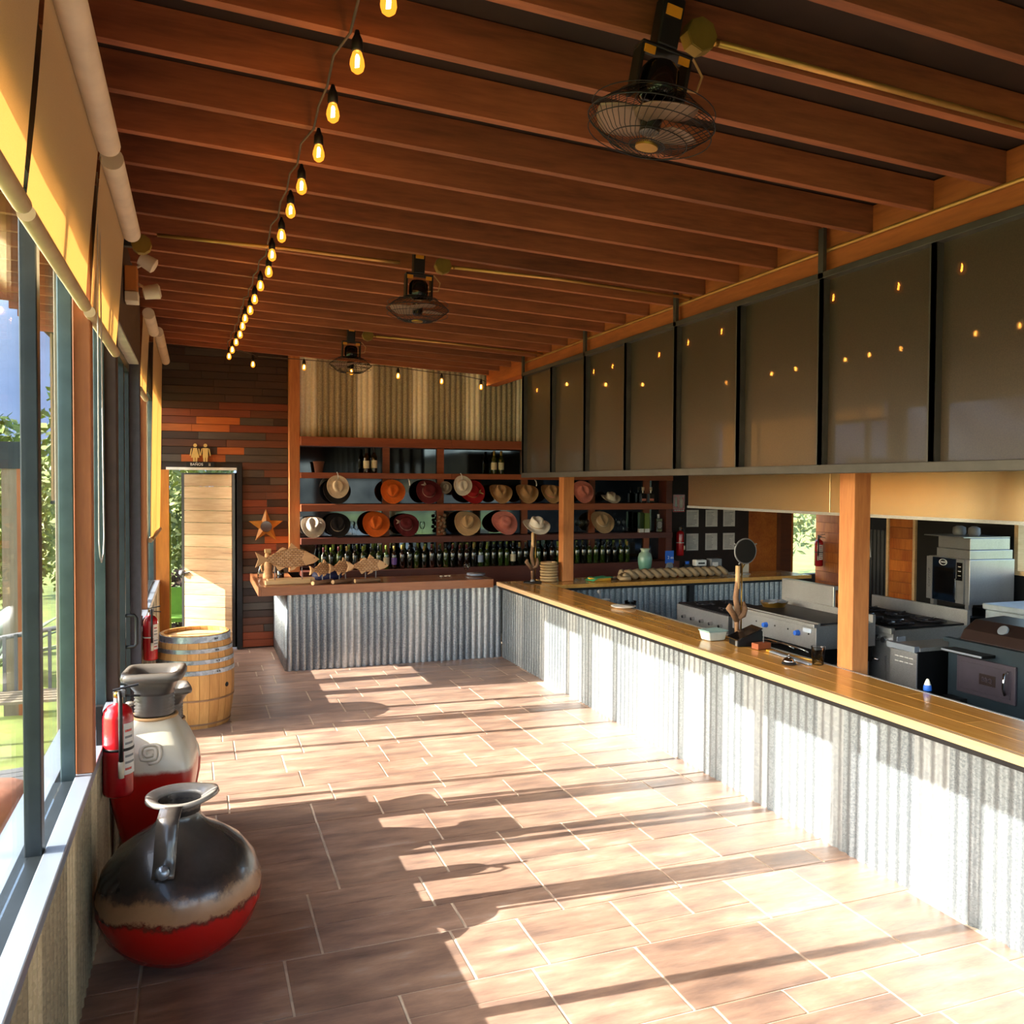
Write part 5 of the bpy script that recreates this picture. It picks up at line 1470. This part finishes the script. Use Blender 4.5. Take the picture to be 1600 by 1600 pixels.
MB().box(4.60, 4.62, 4.74, 5.64, .40, .70).build('oven_door', 'stainless', rg, bevel=.004)
MB().cyl((4.58, 4.78, .66), (4.58, 5.60, .66), .010, 8).build('door_handle', 'chrome', rg, True)
MB().box(4.66, 4.74, 4.675, 4.68, .80, .85).build('data_plate', 'plate_grey', rg)
for x, y in ((4.66, 4.72), (4.66, 5.66), (5.36, 4.72), (5.36, 5.66)): MB().box(x-.02, x+.02, y-.02, y+.02, .068, .30).build('leg', 'black', rg)
fr = thing('deep_fryer', 'narrow stainless cabinet right of the gas range', 'cabinet', (0, 0, 0))
MB().box(4.51, 4.98, 4.37, 4.60, .10, .84).build('cabinet_body', 'black_metal', fr, bevel=.004)
MB().box(4.50, 4.512, 4.37, 4.60, .50, .83).build('upper_door', 'stainless', fr, bevel=.003)
MB().box(4.50, 4.512, 4.37, 4.60, .12, .49).build('lower_door', 'stainless', fr, bevel=.003)
MB().box(4.485, 4.53, 4.375, 4.62, .835, .875).build('top_strip', 'sill_alu', fr, bevel=.003)
MB().box(4.53, 5.0, 4.37, 4.60, .84, .865).build('top', 'stainless', fr)
for r_ in range(2):
    for q in range(4): MB().box(4.498, 4.5005, 4.40 + q * .042, 4.43 + q * .042, .785 - r_ * .035, .790 - r_ * .035).build('vent_slot', 'white', fr)
MB().cyl((4.485, 4.39, .515), (4.485, 4.53, .515), .007, 8).build('door_handle', 'chrome', fr, True)
for x, y in ((4.54, 4.40), (4.54, 4.57), (4.95, 4.40), (4.95, 4.57)): MB().box(x-.015, x+.015, y-.015, y+.015, .012, .10).build('foot', 'black', fr)
# pellet smoker grill
sm = thing('smoker_grill', 'black smoker grill with a thermometer and chimney behind the bar', 'grill', (0, 0, 0))
MB().box(4.72, 5.35, 3.1, 4.32, .45, .93).build('firebox', 'smoker_blue', sm, bevel=.008)
MB().box(4.69, 4.74, 3.1, 4.33, .915, .94).build('ledge', 'smoker_blue', sm)
lidp = [(4.76, .93), (4.80, 1.0), (4.90, 1.06), (5.15, 1.07), (5.30, 1.0), (5.33, .93)]
MB().prism([(x, z) for x, z in lidp][::-1], 'Y', 3.55, 4.27).build('lid', 'smoker_lid', sm, bevel=.01)
MB().box(4.76, 5.33, 3.12, 3.53, .93, .97).build('side_top', 'smoker_blue', sm, bevel=.005)
MB().lathe([(0, -.012), (.034, -.010), (.036, 0), (0, 0)], 22, (0, 0, 0), 'X').build('thermometer', 'sill_alu', sm, True, auto=40).matrix_local = Matrix.Translation((4.835, 4.0, 1.025)) @ Matrix.Rotation(math.radians(38), 4, 'Y')
MB().box(4.60, 4.72, 3.955, 4.262, .865, .885).build('front_shelf', 'black_metal', sm, bevel=.004)
MB().box(4.597, 4.604, 3.955, 4.262, .872, .884).build('shelf_edge', 'sill_alu', sm)
dr = MB().box(4.70, 4.722, 3.80, 4.23, .60, .84).build('door', 'smoker_door', sm, bevel=.006)
MB().box(4.694, 4.70, 3.83, 4.20, .63, .81).build('door_panel', 'smoker_door', dr, bevel=.004)
MB().box(4.690, 4.695, 3.93, 4.05, .685, .755).build('name_plate', 'smoker_lid', dr, bevel=.004)
text('BBQ', .04, 'smoker_door', dr, 'lettering', .002, Matrix.Translation((4.688, 3.99, .72)) @ FACE_X)
MB().tube([(4.70, 3.845, .80), (4.66, 3.845, .79), (4.655, 3.845, .70), (4.67, 3.845, .66)], .009, 8).build('door_handle', 'chrome', dr, True)
MB().cyl((5.02, 3.93, 1.06), (5.02, 3.93, 1.12), .03, 14).lathe([(0, 1.12), (.045, 1.12), (.045, 1.145), (0, 1.145)], 14, (5.02, 3.93, 0)).build('chimney', 'chimney_grey', sm, True, auto=40)
for x, y in ((4.78, 3.15), (4.78, 4.27), (5.3, 3.15), (5.3, 4.27)): MB().box(x-.025, x+.025, y-.025, y+.025, .012, .45).build('leg', 'black', sm)
MB().box(4.66, 4.72, 4.16, 4.30, .50, .56).build('ash_vent', 'black_metal', sm)
MB().box(4.62, 4.72, 3.2, 4.3, .45, .47).build('lower_shelf', 'smoker_lid', sm)
# combi oven on its stand
ov = thing('combi_oven', 'stainless combi oven with a dark glass door and oval badge', 'oven', (8.0, 7.64, 0), math.radians(-6))
# local: front along -Y direction of the wall: x = depth (+X), y from 0 to -.63
MB().box(0.02, .62, -.63, 0, .64, 1.14).build('case', 'stainless', ov, bevel=.006)
MB().box(0, .02, -.45, -.09, .645, 1.135).build('door', 'oven_glass', ov, bevel=.004)
MB().box(-.002, .0, -.42, -.12, .73, 1.03).build('door_window', 'black_gloss', ov)
MB().box(-.002, .02, -.09, 0, .645, 1.135).build('side_strip', 'stainless', ov)
tx = text('CHEFTOP', .05, 'grey_mid', ov, 'lettering', .001, Matrix.Translation((-.004, -.045, .87)) @ Matrix(((0,0,-1,0),(0,1,0,0),(1,0,0,0),(0,0,0,1))) @ Matrix.Rotation(0, 4, 'Z'))
tx.matrix_local = Matrix.Translation((-.004, -.045, .89)) @ FACE_X @ Matrix.Rotation(PI / 2, 4, 'Z')
MB().box(-.002, .02, -.57, -.455, .645, 1.135).build('control_strip', 'grey_mid', ov)
MB().box(-.005, -.002, -.55, -.465, .90, 1.10).build('display', 'black_gloss', ov)
for q in range(3): MB().box(-.007, -.005, -.53, -.49, .95 + q * .05, .958 + q * .05).build('indicator', 'white', ov)
MB().lathe([(.030, -.004), (.036, -.004), (.036, 0), (.030, 0)], 24, (0, 0, 0), 'X', sx=1.7, cap=False).build('badge_ring', 'white', ov).location = (-.003, -.26, 1.085)
text('UNOX', .028, 'white', ov, 'lettering', .001, Matrix.Translation((-.004, -.26, 1.085)) @ FACE_X)
MB().box(-.028, -.012, -.475, -.458, .68, .92).build('door_handle', 'chrome', ov, bevel=.004)
for x, y in ((.06, -.05), (.06, -.58), (.56, -.05), (.56, -.58)): MB().box(x-.025, x+.025, y-.025, y+.025, .52, .64).build('leg', 'stainless', ov)
tb = thing('oven_table', 'black table under the combi oven', 'table', (8.0, 7.64, 0), math.radians(-6))
MB().box(-.05, .66, -.72, .1, .47, .518).build('table_top', 'black_metal', tb)
for x, y in ((0, .05), (0, -.67), (.6, .05), (.6, -.67)): MB().box(x-.02, x+.02, y-.02, y+.02, .012, .47).build('leg', 'black', tb)
vh = thing('steam_condenser', 'stacked stainless condenser box on top of the oven', 'appliance', (8.0, 7.64, 1.143), math.radians(-6))
MB().box(.03, .60, -.62, -.12, 0, .10).build('lower_box', 'stainless', vh, bevel=.004)
MB().box(.05, .58, -.60, -.12, .104, .23).build('upper_box', 'stainless', vh, bevel=.004)
MB().box(-.02, .6, -.58, .03, .234, .244).build('tray', 'stainless', vh)
for q, (y, s) in enumerate(((-.22, 1), (-.42, .9))):
    o = MB().lathe([(0, 0), (.06*s, .0), (.075*s, .03), (.07*s, .09), (.03*s, .11), (0, .11)], 7).build('bundled_cloth', 'grey_mid', None, True)
    o.location = (8.2, 7.60 + y, 1.389); tag(o, ['grey bundled cloth on the oven top tray, left one', 'grey bundled cloth on the oven top tray, right one'][q], 'cloth')
fz = thing('chest_freezer', 'white chest freezer at the right edge', 'freezer', (0, 0, 0))
MB().box(7.62, 8.3, 4.9, 6.52, .05, .68).build('chest', 'freezer_white', fz, bevel=.01)
MB().box(7.60, 8.32, 4.88, 6.54, .685, .745).build('lid', 'freezer_white', fz, bevel=.012)
for x, y in ((7.7, 5.0), (7.7, 6.4), (8.2, 5.0), (8.2, 6.4)): MB().cyl((x, y, .012), (x, y, .05), .02).build('foot', 'black', fz)
ap = thing('hanging_towel', 'tan and white towels hanging on the near post', 'towel', (3.706, 4.03, 0))
MB().grid(lambda u, w: (.002 + .055*u*(1 + .15*w), .012*math.sin(u*9) - .01, 1.80 - .29*w), 10, 6).build('tan_towel', 'felt_tan', ap, True, solid=.006)
MB().grid(lambda u, w: (.058 + .012*u + .03*w*u, .02 + .010*math.sin(u*9), 1.76 - .24*w), 8, 6).build('white_towel', 'white', ap, True, solid=.006)
MB().tube([(-.0011, 0, 1.80), (.03, 0, 1.80), (.035, 0, 1.815)], .005).build('hook', 'grey_mid', ap, True)
# ================================================================== OUTSIDE
lawn = MB().grid(lambda u, w: (-60 + 59.4 * u, -40 + 140 * w, -.14 + .0 * u), 4, 4).build('lawn', 'grass')
tag(lawn, 'bright green lawn outside the left windows', 'lawn', kind='structure'); del lawn['category']
gr_ = MB().box(-60, 60, YB + .2, 100, -.3, -.16).box(XR + .2, 60, -40, YB + .2, -.3, -.16).build('ground', 'grass'); struct(gr_, 'sunny ground behind the building')
pt = struct(MB().box(-.80, -.60, -4, YB + 3, -.15, -.04).build('patio', 'concrete'), 'pale patio strip along the windows')
def foliage(cx, cy, cz, rx, ry, rz_, n, size, seed, mt_):
    r_ = random.Random(seed); m = MB()
    for _ in range(n):
        while True:
            x, y, z = (r_.uniform(-1, 1) for _ in range(3))
            d = x*x + y*y + z*z
            if .25 < d < 1: break
        p = Vector((cx + x*rx, cy + y*ry, cz + z*rz_))
        a = Vector((r_.uniform(-1,1), r_.uniform(-1,1), r_.uniform(-1,1))).normalized()
        b = a.orthogonal().normalized(); s = size * r_.uniform(.6, 1.3)
        m._a([tuple(p - a*s), tuple(p + b*s*.5), tuple(p + a*s), tuple(p - b*s*.5)], [(0, 1, 2, 3)])
    return m
def tree(label, x, y, h, r_, n, size, seed, mt='leaf', name='leafy_tree'):
    t = thing(name, label, 'tree', (x, y, -.16), group='trees outside')
    MB().tube([(0, 0, 0), (.05, .03, h*.35), (0, 0, h*.7)], [.12, .09, .05], 8).build('trunk', 'bark', t, True)
    foliage(0, 0, h*.62, r_, r_, h*.42, n, size, seed, mt).build('crown', mt, t)
    return t
tree('pale green bush right outside the back doorway', -.05, 12.9, 3.0, .62, 2600, .07, 1, 'leaf_pale')
tree('bright green tree filling the back doorway', -.9, 15.6, 4.6, 1.5, 3000, .09, 2, 'leaf')
tree('pale tree outside the corner kitchen opening', 9.9, 13.0, 3.6, 1.2, 2600, .08, 3, 'leaf_pale')
tree('leafy tree behind the corner kitchen opening', 11.9, 16.4, 5.0, 1.9, 2600, .1, 4, 'leaf')
tree('green shrub beside the garden bench outside', -2.1, 11.6, 2.3, .45, 1600, .05, 5, 'leaf')
tree('tall shrub behind the beige veranda post', -1.55, 12.6, 2.6, .42, 1600, .06, 6, 'leaf_pale')
tree('wide green shrub beyond the lawn', -3.4, 17.5, 3.2, 1.4, 2200, .1, 7, 'leaf')
# low hedge and dark bank seen low through the doorway
hb = thing('hedge', 'dark leafy bank behind the back door', 'hedge', (-.25, 12.2, -.16))
foliage(0, 0, .45, .9, .35, .5, 1800, .05, 8, 'leaf').build('hedge_leaves', 'bark', hb)
gb = thing('green_bench', 'green bench outside the back door', 'bench', (-.18, 11.2, -.16))
MB().box(-.35, .35, -.2, .2, .42, .47).build('seat', 'bench_green', gb); MB().box(-.35, .35, .16, .2, .47, .80).build('backrest', 'bench_green', gb)
for x in (-.3, .3):
    for y in (-.15, .15): MB().box(x-.03, x+.03, y-.03, y+.03, 0, .42).build('leg', 'bench_green', gb)
# veranda post and pergola
vp = MB().box(-.63, -.565, 4.52, 4.60, -.02, 3.45).build('veranda_post', 'pale_post', bevel=.004); tag(vp, 'weathered beige veranda post outside the near window', 'post')
pg = thing('pergola', 'dark timber pergola beside the lawn', 'pergola', (0, 0, 0))
MB().box(-3.6, -1.35, 8.6, 8.72, 2.06, 2.30).build('beam', 'frame_dark', pg)
MB().box(-1.50, -1.38, 8.6, 8.72, -.14, 2.06).build('post', 'window_post', pg); MB().box(-1.62, -1.50, 8.61, 8.71, -.14, 2.06).build('post', 'pale_post', pg)
MB().box(-3.55, -3.43, 8.6, 8.72, -.14, 2.06).build('post', 'pale_post', pg)
# curved slatted garden bench
be = thing('garden_bench', 'grey curved slatted garden bench on the lawn', 'bench', (-1.12, 7.6, -.03), math.radians(0))
be.location = (-1.08, 7.55, -.138)
MB().tube([(-.65, .15, .70), (-.4, .17, .84), (0, .18, .90), (.3, .17, .86), (.42, .15, .78)], .02, 8).build('top_rail', 'garden_bench', be, True)
for q in range(13):
    x = -.6 + q * .08; zt = .72 + .17 * math.cos((x + .05) * 2.0)
    MB().box(x - .012, x + .012, .14, .16, .42, zt).build('back_slat', 'garden_bench', be)
for q in range(5): MB().box(-.65, .42, -.25 + q * .085, -.19 + q * .085, .40, .42).build('seat_slat', 'pale_post', be)
for x in (-.6, .36):
    for y in (-.22, .14): MB().box(x - .025, x + .025, y - .025, y + .025, 0, .40).build('leg', 'garden_bench', be)
    MB().tube([(x, -.24, .40), (x, -.24, .60), (x, .1, .62)], .018, 8).build('armrest', 'garden_bench', be, True)
ag = thing('agave_plant', 'large pale agave plant behind the garden bench', 'plant', (-2.05, 10.1, -.14))
for q in range(22):
    a = q * 2.4; el = .5 + (q % 5) * .22; L = 1.0 + (q % 3) * .15
    d = Vector((math.cos(a)*math.cos(el), math.sin(a)*math.cos(el), math.sin(el)))
    w_ = Vector((-math.sin(a), math.cos(a), 0)) * .06
    pts = []
    def lf(u, w): 
        p = d * (L * u) - Vector((0, 0, .25 * u * u)) + w_ * ((w - .5) * 2 * math.sin(PI * min(.98, u * .8 + .2)))
        return (p.x, p.y, p.z + .1 + .02 * abs(w - .5))
    MB().grid(lf, 8, 2).build('leaf', 'agave', ag, True, solid=.008)
# carved stump and low crate near the window
sm_ = thing('carved_stump', 'rounded reddish clay stump outside the near window', 'planter', (-1.02, 5.2, -.138))
MB().lathe([(0, 0), (.17, 0), (.19, .1), (.17, .26), (.2, .34), (.19, .42), (.12, .46), (0, .47)], 12).build('stump', 'clay', sm_, True)
plk = thing('stepping_box', 'low grey wooden box on the lawn', 'box', (-1.06, 6.2, -.138), .2)
for q in range(4): MB().box(-.24, .24, -.2 + q * .1, -.11 + q * .1, .16, .19).build('board', 'garden_bench', plk)
MB().box(-.22, .22, -.18, .18, 0, .16).build('carcass', 'bark', plk)
rk = thing('boulder', 'big pale boulder on the slope outside', 'rock', (-5.2, 24, 1.4))
r5 = random.Random(2)
m = MB(); vs = []; 
n_, k_ = 14, 8
m.grid(lambda u, w: ((.62 + .12*math.sin(u*17+w*5))*math.cos(2*PI*u)*math.sin(PI*w)**.7, (.6 + .1*math.cos(u*13))*math.sin(2*PI*u)*math.sin(PI*w)**.7, .95*(1 - math.cos(PI*w)) + .08*math.sin(u*19)), 28, 14).build('boulder_body', 'rock', rk, True)
sl_ = struct(MB().hexa([(-12, 22, -.2), (-3.4, 22, -.2), (-3.4, 40, -.2), (-12, 40, -.2), (-12, 24, 1.5), (-3.6, 24, 1.2), (-3.6, 40, 3), (-12, 40, 3)]).build('slope', 'grass'), 'grassy slope with a boulder')
# mountains
def ridge(u, w):
    x = -420 + 700 * u
    h = 46 + 26 * math.exp(-((u - .42) / .18) ** 2) + 14 * math.sin(u * 14) + 7 * math.sin(u * 37 + 1) + 3 * math.sin(u * 91)
    return (x, 330 + 60 * math.sin(u * 3) + 90 * (w - 1), -2 + h * w + 5 * math.sin(u * 60 + w * 9) * w * (1 - w) * 2)
struct(MB().grid(ridge, 140, 14).build('mountain', 'mountain', None, True), 'hazy blue mountain ridge')

sc_ = thing('sun_blocker', 'tan canvas sun blocker added under the eave, out of view behind the building', 'screen', (0, 0, 0))  # unseen sheet added to keep the sun off the upper door leaf
MB().box(-1.50, -1.48, 10.5, 11.28, 1.72, 3.567).build('canvas', 'felt_tan', sc_)
MB().cyl((-1.49, 10.48, 1.72), (-1.49, 11.30, 1.72), .02).build('bottom_bar', 'steel_dark', sc_)
